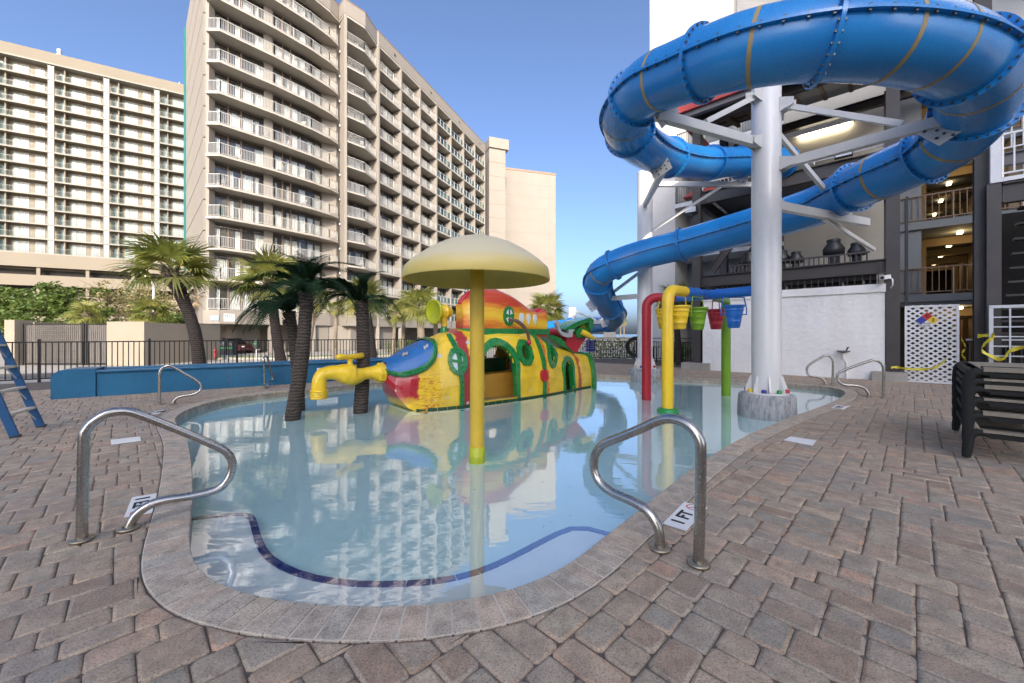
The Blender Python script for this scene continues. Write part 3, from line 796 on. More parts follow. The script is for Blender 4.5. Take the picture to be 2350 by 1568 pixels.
# ------------------------------------------------------------ the resort block (main facade at q = QB)
rb = thing('resort_block', 'white resort block with grey open corridors and balconies behind the steel stair tower', 'building', fr(4, 12, STREET))
fbox(-4.3, -2.9, QB, QB+14, STREET, 30).build('wall', 'stucco_white', rb)
fbox(-2.9, -1.68, QB+.002, QB+14, 13.9, 30).build('wall', 'stucco_white', rb)
fbox(-2.9, 2.0, QB+1.9, QB+14, STREET, 13.9).build('wall', 'grey_paint', rb)
fbox(-1.66, 6.0, QB+7.5, QB+14, 13.9, 30).build('wall', 'stucco_white', rb)
fbox(2.0, 5.55, QB+.01, QB+14, STREET, 13.9).build('wall', 'cream_wall', rb)
fbox(8.75, 26, QB+.01, QB+14, STREET, 30).build('wall', 'stucco_white', rb)
fbox(5.55, 8.75, QB+.01, QB+14, 8.35+2.75, 30).build('wall', 'stucco_white', rb)
# balconies left of the frame
for k, z in enumerate((2.85, 5.6, 8.35, 11.1)):
    s = fbox(-2.88, 1.98, QB-.05, QB+1.9, z-.2, z).build('balcony', 'white_paint', rb)
    mb = MB(); a, b = fr(-2.8, QB+.05), fr(1.9, QB+.05)
    r_ = rail_mesh([(a.x, a.y), (b.x, b.y)], gap=.12); sub('railing', r_, 'steel_grey', s, (0, 0, z))
    fbox(-1.9, -.5, QB+1.86, QB+1.9, z+.02, z+2.15).build('balcony_door', 'tower_glass', rb)
# open corridors between the stair tower columns
for k, z in enumerate((-.02, 2.85, 5.6, 8.35)):
    top = z+2.5 if k else 2.45
    fbox(5.56, 8.74, QB+.0, QB+14, top, top+.33 if k < 3 else 11.1).build('corridor_slab', 'grey_paint', rb)
    if k:
        fbox(5.52, 8.76, QB-.12, QB+.0, z-.25, z+.02).build('slab_edge', 'grey_paint', rb)
        fbox(5.52, 6.35, QB-.02, QB+1.6, z+.02, top-.01).build('corridor_wall', 'grey_paint', rb)
        a, b = fr(5.6, QB-.06), fr(8.7, QB-.06)
        sub('railing', rail_mesh([(a.x, a.y), (b.x, b.y)], gap=.17, bw=.025), 'tan_frame', rb.children[-2], (0, 0, z))
    fbox(5.56, 6.45, QB+1.61, QB+13.9, z+.02, top-.02).build('corridor_wall', 'hall_tan' if k else 'hall_dark', rb)  # ground floor wall takes the dark tone: shade put into the colour
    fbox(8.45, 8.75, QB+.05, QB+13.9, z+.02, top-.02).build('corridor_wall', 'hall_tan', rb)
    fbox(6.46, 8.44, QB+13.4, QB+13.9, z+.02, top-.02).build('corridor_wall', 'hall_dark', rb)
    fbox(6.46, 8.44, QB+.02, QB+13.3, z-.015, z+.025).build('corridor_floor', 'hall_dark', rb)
    for j in range(4):
        q = QB+2.2+j*3.1
        arch = MB(); fbox(6.46, 6.62, q, q+.25, z+.03, top-.35, arch); fbox(8.28, 8.44, q, q+.25, z+.03, top-.35, arch); fbox(6.46, 8.44, q, q+.25, top-.345, top-.03, arch)
        arch.build('corridor_arch', 'hall_tan', rb)
        fbox(7.38, 7.52, q-1.15, q-.8, top-.11, top-.03).build('corridor_lamp', 'warm_lamp', rb)
    for j in range(3):
        L = bpy.data.lights.new('corridor_light', 'POINT'); L.energy = 5; L.color = (1, .68, .3); L.shadow_soft_size = .12
        lo = bpy.data.objects.new('corridor_light', L); COL.objects.link(lo); lo.location = fr(7.45, QB+1.4+j*4, top-.3); lo.parent = rb; lo.matrix_parent_inverse = Matrix.Translation(rb.location).inverted()
fbox(7.2, 7.6, QB+9.95, QB+10, 2.0, 2.2).build('exit_sign', 'exit_red', rb)
# upper right: gallery with window and white siding
for z in (8.35, 11.1, 13.85):
    s = fbox(8.8, 22, QB-1.9, QB, z-.25, z).build('gallery', 'white_paint', rb)
    a, b = fr(8.9, QB-1.85), fr(22, QB-1.85); sub('railing', rail_mesh([(a.x, a.y), (b.x, b.y)], gap=.16), 'white_metal', s, (0, 0, z))
    for u in (10.2, 13.5, 17):
        fbox(u, u+1.3, QB-.03, QB+.03, z+.1, z+2.15).build('gallery_window', 'tower_glass', rb)
# wall lamps and tube lights on the cream wall
tl_ = fbox(2.6, 4.3, QB-.16, QB-.02, 10.02, 10.14).build('tube_lamp', 'tube_light', rb)
fbox(1.9, 4.4, QB-.2, QB-.005, 10.15, 10.27).build('lamp_tray', 'white_paint', rb)
# ------------------------------------------------------------ steel stair tower
st = thing('stair_tower', 'dark brown steel stair tower with bolted beams carrying the water slide start', 'stair tower', fr(2.7, 1.5, 0))
def column(u, q, z0, z1, w=.30, name='column', m='steel_brown'):
    mb = MB(); mb.obox(fr(u-w/2, q-w*.5, z0), FU*w, FQ*.03, (0, 0, z1-z0)); mb.obox(fr(u-w/2, q+w*.5-.03, z0), FU*w, FQ*.03, (0, 0, z1-z0)); mb.obox(fr(u-.012, q-w*.5+.03, z0), FU*.024, FQ*(w-.06), (0, 0, z1-z0))
    return mb.build(name, m, st)
for (u, q, z1) in ((0, 0, 10.4), (5.45, 0, 10.4), (7.15, 0, 13), (0, 3.6, 10.4), (5.45, 4.2, 10.4)): column(u, q, .24, z1)
for u in (0, 5.5):
    MB().obox(fr(u-.5, -.35, -.03), FU*(.75 if u else 1.0), FQ*.7, (0, 0, .30)).build('footing', 'concrete', st)
def beam(a, b, w=.2, h=.42, m='steel_brown', name='beam'): return MB().ibeam(a, b, w, h).build(name, m, st)
beam(fr(.14, -.02, 3.39), fr(5.3, -.02, 3.39)); beam(fr(.14, -.02, 6.58), fr(7.0, -.02, 6.58), h=.46, m='steel_brown'); beam(fr(.14, 3.6, 6.58), fr(5.3, 3.9, 6.58))
beam(fr(.15, 3.6, 3.95), fr(5.3, 4.2, 3.95)); beam(fr(0, .15, 6.58), fr(0, 3.45, 6.58)); beam(fr(5.45, .15, 6.58), fr(5.45, 4.05, 6.58)); beam(fr(0, .15, 3.39), fr(0, 3.45, 3.39))
beam(fr(.1, 4.9, 10.45), fr(7, 4.9, 10.45), .25, .35); beam(fr(.1, 0.0, 9.6), fr(7, 0.0, 9.6), .2, .35)
beam(fr(.5, .02, 3.75), fr(2.3, .02, 6.3), .16, .26); beam(fr(.45, 3.4, 3.9), fr(2.0, 3.4, 6.2), .16, .26)
beam(fr(5.6, .0, 6.58), fr(7.0, 0, 6.58), .2, .46)
for u, z in ((.3, 3.39), (5.15, 3.39), (.3, 6.58), (5.15, 6.58), (6.85, 6.58)):
    mb = MB(); mb.obox(fr(u-.07, -.05, z-.16), FU*.14, FQ*.02, (0, 0, .32))
    for j in range(4): mb.obox(fr(u-.02, -.075, z-.13+j*.08), FU*.04, FQ*.03, (0, 0, .04))
    mb.build('bolt_plate', 'steel_brown', st)
fbox(.2, 5.3, .2, 3.9, 6.82, 6.9).build('platform', 'steel_grey', st)
a, b = fr(.15, .1), fr(5.3, .1)
rail_mesh([(a.x, a.y), (b.x, b.y)], h=.3, gap=.13).build('railing', 'white_metal', st, (0, 0, 6.9))
mb = MB(); a, b = fr(1.1, -.02, 3.86), fr(4.95, -.02, 3.86); mb.bar(a, b, .05, .05)
for j in range(30): q = a.lerp(b, (j+.5)/30); mb.bar(q+V((0,0,-.24)), q, .025, .025)
mb.build('low_railing', 'steel_brown', st)
# platform roof with red eave, dark underside and rafters
SLP = FQ*5.3+V((0, 0, 1.25))
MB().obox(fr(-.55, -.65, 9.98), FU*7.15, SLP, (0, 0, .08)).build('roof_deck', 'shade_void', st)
fbox(-.62, 6.7, -.78, -.66, 9.78, 10.15).build('roof_fascia', 'roof_red', st); fbox(-.68, -.57, -.66, 4.5, 9.78, 10.15).build('roof_fascia', 'roof_red', st)
fbox(-.55, 6.6, -.655, -.45, 9.60, 9.77).build('eave_beam', 'steel_grey', st)
for j in range(9): MB().obox(fr(-.5+j*.8, -.4, 9.86), FU*.12, SLP*.97, (0, 0, .16)).build('rafter', 'rafter', st)
for j in range(5):
    for k in range(4): MB().obox(fr(-.3+k*.8, .1+j*.9, 10.14+j*.212), FU*.55, SLP*.10, (0, 0, .02)).build('roof_board', 'rafter', st)
MB().obox(fr(2.3, .9, 10.20), FU*4.1, SLP*.72, (0, 0, .02)).build('ceiling_panel', 'grey_paint', st)
# red slide-start gate on the platform
mb = MB(); mb.plate([fr(-.75, .5, 6.95), fr(0, .5, 7.35), fr(.75, .5, 6.95)], FQ*.5); mb.build('start_hood', 'roof_red', st)
# flood lamps
for (u, q, z) in ((-.15, -.35, 6.15), (4.35, -.3, 6.95)):
    mb = MB(); mb.obox(fr(u-.22, q, z-.12), FU*.44, FQ*.14, (0, 0, .24)); o = mb.build('flood_lamp', 'black_plastic', st)
    sub('lens', MB().obox(fr(u-.19, q-.012, z-.095), FU*.38, FQ*.012, (0, 0, .19)), 'galv', o)
# white stair flight and landing on the right, in front of the corridors
ws = thing('white_stair', 'white railed stair landing on dark steel posts at the right edge', 'stairs', fr(9, -.6, 0))
def wcol(u, q, z0, z1, w, m, name='post'): return MB().obox(fr(u-w/2, q-w/2, z0), FU*w, FQ*w, (0, 0, z1-z0)).build(name, m, ws)
wcol(7.29, -.35, -.02, 5.2, .24, 'steel_brown'); wcol(7.31, -.42, 5.2, 6.55, .17, 'white_paint', 'newel'); wcol(11.5, -.5, -.02, 5.2, .24, 'steel_brown')
MB().ibeam(fr(7.44, -.38, 4.92), fr(12.5, -.38, 4.92), .2, .5).build('beam', 'steel_brown', ws)
fbox(7.25, 12.5, -.5, 1.9, 5.2, 5.3).build('landing', 'white_paint', ws)
a, b = fr(7.42, -.42), fr(12.4, -.42); rail_mesh([(a.x, a.y), (b.x, b.y)], h=1.1, gap=.2, bw=.03).build('railing', 'white_paint', ws, (0, 0, 5.3))
a, b = fr(7.4, 1.0), fr(12.4, 1.0); rail_mesh([(a.x, a.y), (b.x, b.y)], h=1.1, gap=.2, bw=.03).build('railing', 'white_paint', ws, (0, 0, 6.35))
MB().ibeam(fr(7.2, 1.0, 6.15), fr(12.5, 1.0, 6.15), .2, .35).build('beam', 'steel_grey', ws)
for i in range(11): fbox(7.8, 12.4, .2+i*.24, .2+i*.24+.24, 4.6-i*.36, 4.66-i*.36).build('stair_tread', 'steel_brown', ws)
fbox(7.7, 12.5, 3.2, 3.3, 0, 5.1).build('gloom_panel', 'shade_void', ws)  # dark sheet standing for the black gloom under the stair
# ladder-like fire stair on the column by the corridor
fs = thing('caged_ladder', 'narrow black steel ladder beside the brown column next to the corridors', 'ladder', fr(5.8, .35, 0))
for s_ in (0, .42): MB().obox(fr(5.72, .2+s_, .3), FU*.06, FQ*.06, (0, 0, 5.1)).build('rail', 'black_plastic', fs)
for j in range(15): MB().bar(fr(5.75, .23, .55+j*.33), fr(5.75, .65, .55+j*.33+.12), .04, .05).build('rung', 'black_plastic', fs)
# ------------------------------------------------------------ pump house: white stucco wall with black barred slot and vents
ph = thing('pump_house', 'white rough stucco pump house wall along the far side of the pool', 'building', fr(2.7, 1, 0))
fbox(.22, 5.28, -.12, .12, -.03, 2.62).build('wall', 'rough_stucco', ph)
fbox(.2, 5.3, -.17, .2, 2.62, 2.86).build('wall_cap', 'rough_stucco', ph)
fbox(5.06, 5.28, .13, 2.6, -.03, 2.62).build('wall', 'rough_stucco', ph)
fbox(.3, 5.1, .9, 1.1, 2.3, 3.3).build('equipment', 'black_plastic', ph)
mb = MB()
for j in range(27): u = .5+j*.178; mb.obox(fr(u, -.03, 2.86), FU*.022, FQ*.022, (0, 0, .34))
mb.build('bars', 'steel_brown', ph)
for j in range(9): MB().tube([fr(.8+j*.5, .5, 2.6), fr(.8+j*.5, .5, 3.0+.1*(j % 3)), fr(1.0+j*.5, .5, 3.1)], .035, 8).build('pipe', 'galv' if j % 3 else 'black_plastic', ph)
for (u, q, s) in ((1.55, 1.0, 1.0), (2.55, 1.2, .95), (3.0, 1.0, .8), (4.05, .8, 1.05), (4.62, .9, .85)):
    v = thing('roof_vent', '', 'vent', fr(u, q, 3.5), group='black vent cowls above the white wall')
    v['label'] = {1.55: 'black vent cowl half hidden left of the big white column', 2.55: 'black vent cowl just right of the big white column', 3.0: 'smallest black vent cowl, second right of the big white column', 4.05: 'largest black vent cowl above the white wall', 4.62: 'rightmost black vent cowl beside the brown steel column'}[u]
    MB().lathe([(.14*s, 0), (.14*s, .68)], 16, Matrix.Translation(fr(u, q, 3.32))).build('pipe', 'black_plastic', v)
    MB().lathe([(.16*s, .40*s), (.27*s, .43*s), (.28*s, .62*s), (.17*s, .80*s), (.18*s, .82*s), (.18*s, .90*s), (.15*s, .92*s)], 20, Matrix.Translation(fr(u, q, 3.56))).build('cowl', 'black_plastic', v)
fbox(.5, 5.1, .35, 1.8, 3.05, 3.32).build('roof', 'black_plastic', ph)
# drinking spout on the wall
sp = thing('wall_basin', 'small grey wall basin with white drain pipe on the stucco wall', 'basin', fr(4.35, -.13, 0))
MB().lathe([(.03, 0), (.16, .05), (.17, .08), (.14, .085)], 16, Matrix.Translation(fr(4.35, -.3, .78))).build('bowl', 'steel_grey', sp)
MB().tube([fr(4.35, -.3, .78), fr(4.35, -.3, .6), fr(4.42, -.22, .5), fr(4.42, -.2, -.01)], .035, 8).build('drain_pipe', 'white_paint', sp)
MB().tube([fr(4.42, -.3, .86), fr(4.45, -.28, .96), fr(4.48, -.3, .97)], .018, 6).build('tap', 'black_plastic', sp)
# security camera on the steel column
sc = thing('security_camera', 'small white security camera on the brown steel column', 'camera', fr(5.4, -.2, 3.05))
MB().bar(fr(5.36, -.2, 3.05), fr(5.22, -.5, 3.0), .11, .11).build('body', 'white_paint', sc)
MB().tube([fr(5.40, -.16, 2.72), fr(5.44, -.3, 2.78), fr(5.44, -.3, 2.95), fr(5.38, -.22, 3.02)], .02, 6).build('cable', 'white_paint', sc)
MB().tube([fr(5.222, -.496, 3.0), fr(5.215, -.51, 2.998)], .045, 12).build('lens', 'black_plastic', sc)
# lattice panel: individual slats
la = thing('lattice_panel', 'white wooden lattice panel leaning by the brown column with hazard diamond', 'panel', fr(6.3, -.25, 0))
def lat(u, z, q=-.0): return fr(5.72+u, -.05+q, z)
LW, LH = 1.0, 2.18
def slat_clip(u0, z0, du, dz):
    t0, t1 = 0.0, 1.0
    for p, d_, lo, hi in ((u0, du, 0, LW), (z0, dz, 0, LH)):
        a, b = (lo-p)/d_, (hi-p)/d_
        if a > b: a, b = b, a
        t0, t1 = max(t0, a), min(t1, b)
    return (t0, t1) if t1-t0 > .03 else None
for sgn, q in ((1, 0), (-1, .012)):
    for i in range(-16, 30):
        u0 = i*.125*1.414-1.0; dz = 3.2; du = 3.2*sgn*1.25; u_ = u0 if sgn > 0 else u0+1.4
        c = slat_clip(u_, -.3, du, dz)
        if c: MB().bar(lat(u_+du*c[0], -.3+dz*c[0], q), lat(u_+du*c[1], -.3+dz*c[1], q), .01, .048, FQ.cross(V((0,0,1))).cross(FQ) if False else (FU*(-dz)+V((0,0,du))).normalized()).build('slat', 'white_paint', la)
for (p, q_) in ((lat(0, 0, -.014), lat(0, LH, -.014)), (lat(LW, 0, -.014), lat(LW, LH, -.014))): MB().bar(p, q_, .05, .014, FQ).build('edge_strip', 'white_paint', la)
for (p, q_) in ((lat(.027, .025, -.014), lat(LW-.027, .025, -.014)), (lat(.027, LH-.025, -.014), lat(LW-.027, LH-.025, -.014))): MB().bar(p, q_, .05, .014, FQ).build('edge_strip', 'white_paint', la)
hz = thing('hazard_sign', 'four colour hazard diamond with red blue yellow and white fields', 'sign', lat(.4, 1.75, -.03))
mat('haz_blue', (.02, .04, .28), .5); mat('haz_yellow', (.75, .5, .02), .5); mat('haz_red', (.5, .02, .02), .5)
hc, hs = (.42, 1.76), .115
for nm, (cu_, cz_), m in (('red_field', (0, 1), 'haz_red'), ('blue_field', (-1, 0), 'haz_blue'), ('yellow_field', (1, 0), 'haz_yellow'), ('white_field', (0, -1), 'white_tile')):
    x, y = hc[0]+cu_*hs, hc[1]+cz_*hs
    MB().plate([lat(x-hs+.002, y, -.04), lat(x, y-hs+.002, -.04), lat(x+hs-.002, y, -.04), lat(x, y+hs-.002, -.04)], FQ*.01).build(nm, m, hz)
for txt, (x, y), sz in (('0', (0, 1), .12), ('2', (1, 0), .12)): put_text(txt, sz, 'black_print', lat(hc[0]+x*hs, hc[1]+y*hs, -.044), FU, (0, 0, 1), hz)
put_text('ACID', .062, 'black_print', lat(hc[0], hc[1]-hs+.025, -.044), FU, (0, 0, 1), hz); put_text('COR', .062, 'black_print', lat(hc[0], hc[1]-hs-.04, -.044), FU, (0, 0, 1), hz)
# gate in the passage and the white lattice gate at the right edge
gt = thing('passage_gate', 'dark metal gate across the ground floor passage', 'gate', fr(7, .3, 0))
a, b = fr(6.95, .3), fr(8.5, .3); rail_mesh([(a.x, a.y), (b.x, b.y)], h=1.15, gap=.13).build('bars', 'black_plastic', gt)
MB().bar(fr(6.9, .3, 1.22), fr(8.5, .3, 1.22), .05, .05).build('top_rail', 'galv', gt)
wg = thing('grid_gate', 'grey metal grid gate at the right edge behind the stacked loungers', 'gate', fr(8.2, -.9, 0))
def gg(u, z): return fr(7.20+u, -.75, z)
for j in range(4): MB().bar(gg(j*.62, 0), gg(j*.62, 2.05), .07 if j == 0 else .035, .07 if j == 0 else .03, FQ).build('upright', 'galv', wg)
for j in range(8): MB().bar(gg(.3+j*.25, .05), gg(.3+j*.25, 2.0), .03, .025, FQ).build('picket', 'galv', wg)
for j in range(8): MB().bar(gg(.04, .35+j*.24)+FQ*.03, gg(2.4, .35+j*.24)+FQ*.03, .03, .03).build('cross_bar', 'galv', wg)
MB().bar(gg(-.035, 2.05), gg(2.4, 2.05), .07, .07).build('top_bar', 'galv', wg)
# caution tape
def ribbon(pts, w, m, name, label):
    P = catmull(pts, 6); mb = MB(); a, b = [], []
    for i, p in enumerate(P):
        tw = math.sin(i*.7)*.9; d_ = V((0, 0, 1))*math.cos(tw)+FQ*math.sin(tw)*.8
        a.append(p-d_*w/2); b.append(p+d_*w/2)
    mb.grid([a, b], True); mb.grid([[p-FQ*.004 for p in a], [p-FQ*.004 for p in b]], True, 0, False, True)
    return tag(mb.build(name, m), label, 'tape')
ribbon([lat(.90, 1.62, -.06), lat(.86, 1.35, -.09), lat(.82, 1.0, -.07), lat(.75, .65, -.1), lat(.5, .42, -.12), lat(.1, .38, -.2), lat(-.2, .42, -.25), lat(-.32, .4, -.28)], .075, 'tape_yellow', 'caution_tape', 'yellow caution tape hanging down the white lattice panel')
ribbon([fr(7.0, -.6, 1.32), fr(7.25, -.83, 1.34), fr(7.1, -.85, 1.15), fr(7.05, -.8, .95), fr(7.35, -.85, .75), fr(7.5, -.85, .98), fr(7.8, -.85, 1.05), fr(7.95, -.86, .8)], .11, 'tape_yellow', 'caution_tape', 'yellow caution tape knotted on the grey grid gate')
ribbon([fr(6.78, -.1, 1.25), fr(6.85, -.14, 1.0), fr(6.78, -.1, .85), fr(6.85, -.14, .7)], .09, 'tape_yellow', 'caution_tape', 'short yellow caution tape on the dark passage gate')
# ============================================================ water slide
t = NT('slide_blue'); co = t.coord()
n1 = t.noise(co, 1.3, 4); n2 = t.noise(co, 120, 3)
t.set(Base_Color=t.ramp(n1, [(.3, (.013, .20, .55)), (.7, (.020, .25, .63))]), Roughness=t.ramp(n2, [(.3, (.20,)*3), (.7, (.34,)*3)]), Coat_Weight=.25, Coat_Roughness=.15)
t.bump(t.noise(co, 260, 3), .12, .002)
mat('slide_blue_dark', (.012, .12, .38), .35, .1, 2, coat=.2)
mat('stripe_tan', (.36, .27, .12), .5, .12, 6)
mat('bolt_steel', (.10, .10, .10), .4, .2, 9, metal=.6)
mat('column_white', (.66, .65, .63), .35, .05, 1.0, coat=.2, stain=((.55,.52,.47), 2, .2))
mat('arm_white', (.60, .59, .56), .45, .06, 2, stain=((.5,.46,.4), 4, .2))
def bark_concrete():
    t = NT('carved_concrete'); co = t.coord(scale=(1, 1, .22)); w = t.noise(co, 16, 6, .65, 1.2); n = t.noise(t.coord(), 4, 4)
    c = t.ramp(w, [(.35, (.22, .23, .24)), (.55, (.47, .47, .47)), (.75, (.60, .60, .59))]); c = t.mix(t.ramp(n, [(.4, (0,0,0)), (.75, (.5,)*3)]), c, (.34, .33, .30))
    t.set(Base_Color=c, Roughness=.9); t.bump(w, 1.0, .05)
bark_concrete()
SR = .44
CTRL = [(1800,372,13.3),(1700,372,12.6),(1605,373,11.6),(1525,359,9.9),(1462,325,8.5),(1436,272,7.45),(1478,207,6.5),(1560,168,5.85),(1700,120,5.15),(1890,92,4.72),(2070,98,4.66),(2190,130,4.85),(2246,185,5.3),(2222,280,5.95),
        (2140,350,6.65),(2020,404,7.4),(1950,436,8.05),(1860,478,8.95),(1700,525,10.3),(1580,558,11.3),(1480,583,12.05),(1415,605,12.45),(1376,630,12.95),(1374,664,13.7),(1394,698,15.0),(1412,719,17),(1403,738,19.4),(1368,745,21.3),(1310,749,22.8),(1250,755,24.2),(1185,758,25.8)]
PATH = catmull([pp(*c) for c in CTRL], 14)
def station(i):  return i*14
slide = thing('water_slide', 'blue tube water slide looping overhead with tan stripes and bolted flanges', 'water slide', (4.5, 8, 0))
def frame_at(i):
    t = (PATH[min(i+1, len(PATH)-1)]-PATH[max(i-1, 0)]).normalized(); r = t.cross(V((0,0,1))).normalized(); return t, r, r.cross(t).normalized()
FR = [frame_at(i) for i in range(len(PATH))]
for _ in range(3):
    FR = [(FR[i][0], (FR[max(i-1,0)][1]+FR[i][1]*2+FR[min(i+1,len(FR)-1)][1]).normalized(), None) for i in range(len(FR))]
FR = [(t, r, r.cross(t).normalized()) for t, r, _ in FR]
def circ(i, rad, n, a0=0.0, a1=2*PI, closed=True):
    t, r, u = FR[i]; c = PATH[i]
    return [c+(r*math.cos(a0+(a1-a0)*k/(n if closed else n-1))+u*math.sin(a0+(a1-a0)*k/(n if closed else n-1)))*rad for k in range(n)]
FLG = [0, 14, 24, 40, 62, 80, 104, 126, 158, 178, 198, 222, 268, 296, 316, 340, 366, 392, len(PATH)-1]
for a, b in zip(FLG[:-1], FLG[1:]):
    mb = MB().grid([circ(i, SR, 40) for i in range(a, b+1)], True, 0, True, True)
    mb.grid([circ(i, SR-.02, 24) for i in range(a, b+1)], True, 1, True, False)
    sec = mb.build('tube_section', ['slide_blue', 'slide_blue_dark'], slide)
    for sg in (1, -1):                                   # bolted side flange between the two shells
        ridge = MB(); I, O = [], []
        for i in range(a, b+1):
            t_, r_, u_ = FR[i]; c = PATH[i]
            I.append((c+r_*sg*(SR-.005), u_)); O.append((c+r_*sg*(SR+.055), u_))
        ridge.grid([[p+u*.016 for p, u in I], [p+u*.016 for p, u in O]], False, 0, False, sg < 0)
        ridge.grid([[p-u*.016 for p, u in I], [p-u*.016 for p, u in O]], False, 0, False, sg > 0)
        ridge.grid([[p+u*.016 for p, u in O], [p-u*.016 for p, u in O]], False, 0, False, sg < 0)
        sub('side_flange', ridge, 'slide_blue', sec)
        bolts = MB(); acc = 0.0; last = PATH[a]
        for i in range(a+1, b):
            acc += (PATH[i]-last).length; last = PATH[i]
            if acc > .16:
                acc = 0; t_, r_, u_ = FR[i]; p = PATH[i]+r_*sg*(SR+.028)
                for s in (1, -1): bolts.bar(p+u_*s*.014, p+u_*s*.042, .026, .026, t_)
        if bolts.v: stuff(sub('bolt_row', bolts, 'bolt_steel', sec))
    # tan stripes, one or two to a section
    n_st = 2 if (PATH[b]-PATH[a]).length > 1.9 else 1
    if 60 < a < 215 or a == 296:
        for k in range(n_st):
            i = round(a+(b-a)*(k+1)/(n_st+1)); t_ = FR[i][0]
            mb = MB().grid([[p-t_*.026 for p in circ(i, SR+.003, 40)], [p+t_*.026 for p in circ(i, SR+.003, 40)]], True, 0, True, True)
            sub('stripe', mb, 'stripe_tan', sec)
for i in FLG:
    t_ = FR[i][0]; R1, R2 = SR-.01, SR+.065; w = .022
    mb = MB()
    A, B, C_, D_ = [p-t_*w for p in circ(i, R2, 40)], [p+t_*w for p in circ(i, R2, 40)], [p+t_*w for p in circ(i, R1, 40)], [p-t_*w for p in circ(i, R1, 40)]
    mb.grid([A, B], True, 0, True, True); mb.grid([B, C_], False, 0, True, True); mb.grid([D_, A], False, 0, True, True)
    ring = mb.build('ring_flange', 'slide_blue', slide)
    bl = MB()
    for p in circ(i, SR+.035, 28):
        for s in (1, -1): bl.bar(p+t_*s*.02, p+t_*s*.042, .024, .024)
    stuff(sub('bolt_ring', bl, 'bolt_steel', ring))
# ------------------------------------------------------------ columns on carved pedestals
CAPC = {'cap_green': (.02, .25, .06), 'cap_red': (.45, .02, .03), 'cap_yellow': (.75, .5, .03), 'cap_blue': (.03, .03, .25)}
for k, c in CAPC.items(): mat(k, c, .35, .08, 5)
def slide_column(pos, r, top, pr, ph, label):
    c = thing('slide_column', label, 'column', (pos.x, pos.y, -.33)); M = Matrix.Translation((pos.x, pos.y, 0))
    n = 48; P = []
    prof = [(-.34, 1.0), (-.1, 1.0), (ph*.5, .99), (ph-.05, .98), (ph-.01, .94), (ph, .86)]
    for z, f in prof:
        P.append([V((pos.x, pos.y, z))+V((math.cos(2*PI*k/n), math.sin(2*PI*k/n), 0))*(pr*f*(1+.05*noise.noise(V((math.cos(2*PI*k/n)*7, math.sin(2*PI*k/n)*7, z*2+pos.x))))) for k in range(n)])
    mb = MB().grid(P, True, 0, True); mb.add(P[-1], [tuple(range(n))]); mb.build('pedestal', 'carved_concrete', c)
    MB().lathe([(r*1.5, ph), (r*1.5, ph+.03)], 40, M).build('base_plate', 'column_white', c)
    MB().lathe([(r, ph+.031), (r, top-.06), (r*.94, top-.015), (r*.8, top)], 48, M).build('shaft', 'column_white', c)
    for k in range(8):
        a = 2*PI*(k+.5)/8; d = V((math.cos(a), math.sin(a), 0)); s = V((-d.y, d.x, 0))
        p0 = V((pos.x, pos.y, ph+.031))
        MB().plate([p0+d*(r-.01)-s*.012, p0+d*(r*1.42)-s*.012, p0+d*(r*1.42)-s*.012+V((0,0,.05)), p0+d*(r+.02)-s*.012+V((0,0,.30)), p0+d*(r-.01)-s*.012+V((0,0,.30))], s*.024).build('gusset', 'column_white', c)
        a = 2*PI*k/8+.1; d = V((math.cos(a), math.sin(a), 0))
        MB().lathe([(.042, 0), (.042, .05), (.03, .065)], 10, Matrix.Translation(V((pos.x, pos.y, ph+.03))+d*r*1.32)).build('bolt_cap', ('cap_red', 'cap_yellow', 'cap_blue', 'cap_green')[(k+1) % 4], c)
    return c
C1 = gx(1758.5, 7.5); C2 = gx(1480, 13.05); C3 = gx(1313, 23.4)
sc1 = slide_column(C1, .245, 6.12, .475, .25, 'big white slide column on a carved grey pedestal in the pool')
sc2 = slide_column(C2, .24, 6.75, .50, .25, 'slimmer white slide column behind the red and yellow posts')
sc3 = slide_column(C3, .24, 2.95, .45, .25, 'short white slide column far behind the submarine')
def arm(par, p, q, w=.12, h=.16, name='arm'): return MB().bar(p, q, w, h).build(name, 'arm_white', par)
def tie(par, p, q): return arm(par, p, q, .07, .09, 'tie_bar')
def at_column(C, toward, r, z): d = V((toward.x-C.x, toward.y-C.y, 0)).normalized(); return V((C.x, C.y, z))+d*(r+.0)
def bracket(par, C, toward, r, z):
    d = V((toward.x-C.x, toward.y-C.y, 0)).normalized(); s = V((-d.y, d.x, 0)); p = V((C.x, C.y, z))+d*(r-.01)
    for k in (-1, 1): MB().plate([p+s*k*.075+V((0,0,-.12)), p+d*.22+s*k*.075+V((0,0,-.06)), p+d*.22+s*k*.075+V((0,0,.06)), p+s*k*.075+V((0,0,.14))], s*k*.012).build('bracket', 'arm_white', par)
# near column arms
e1 = pp(2325, 234, 5.34); z1 = e1.z; a1 = at_column(C1, e1, .245, z1); arm(sc1, a1, e1); bracket(sc1, C1, e1, .245, z1)
k1 = a1.lerp(e1, .60); b1 = at_column(C1, e1, .245, 5.62); tie(sc1, b1, k1+V((0,0,.12))); bracket(sc1, C1, e1, .245, 5.6)
e2 = pp(1508, 264, 6.45); a2 = at_column(C1, e2, .245, e2.z); arm(sc1, a2, e2); bracket(sc1, C1, e2, .245, e2.z)
k2 = a2.lerp(e2, .55); b2 = at_column(C1, e2, .245, 5.85); tie(sc1, b2, k2+V((0,0,.12))); bracket(sc1, C1, e2, .245, 5.83)
e3 = pp(1990, 511, 8.75); a3 = at_column(C1, e3, .245, e3.z+.0); arm(sc1, a3, e3); bracket(sc1, C1, e3, .245, e3.z)
tie(sc1, at_column(C1, e3, .245, 5.3), a3.lerp(e3, .74)+V((0,0,.08)))
tie(sc1, a3.lerp(e3, .5)+V((0,0,-.08)), pp(2006, 573, 11.2))
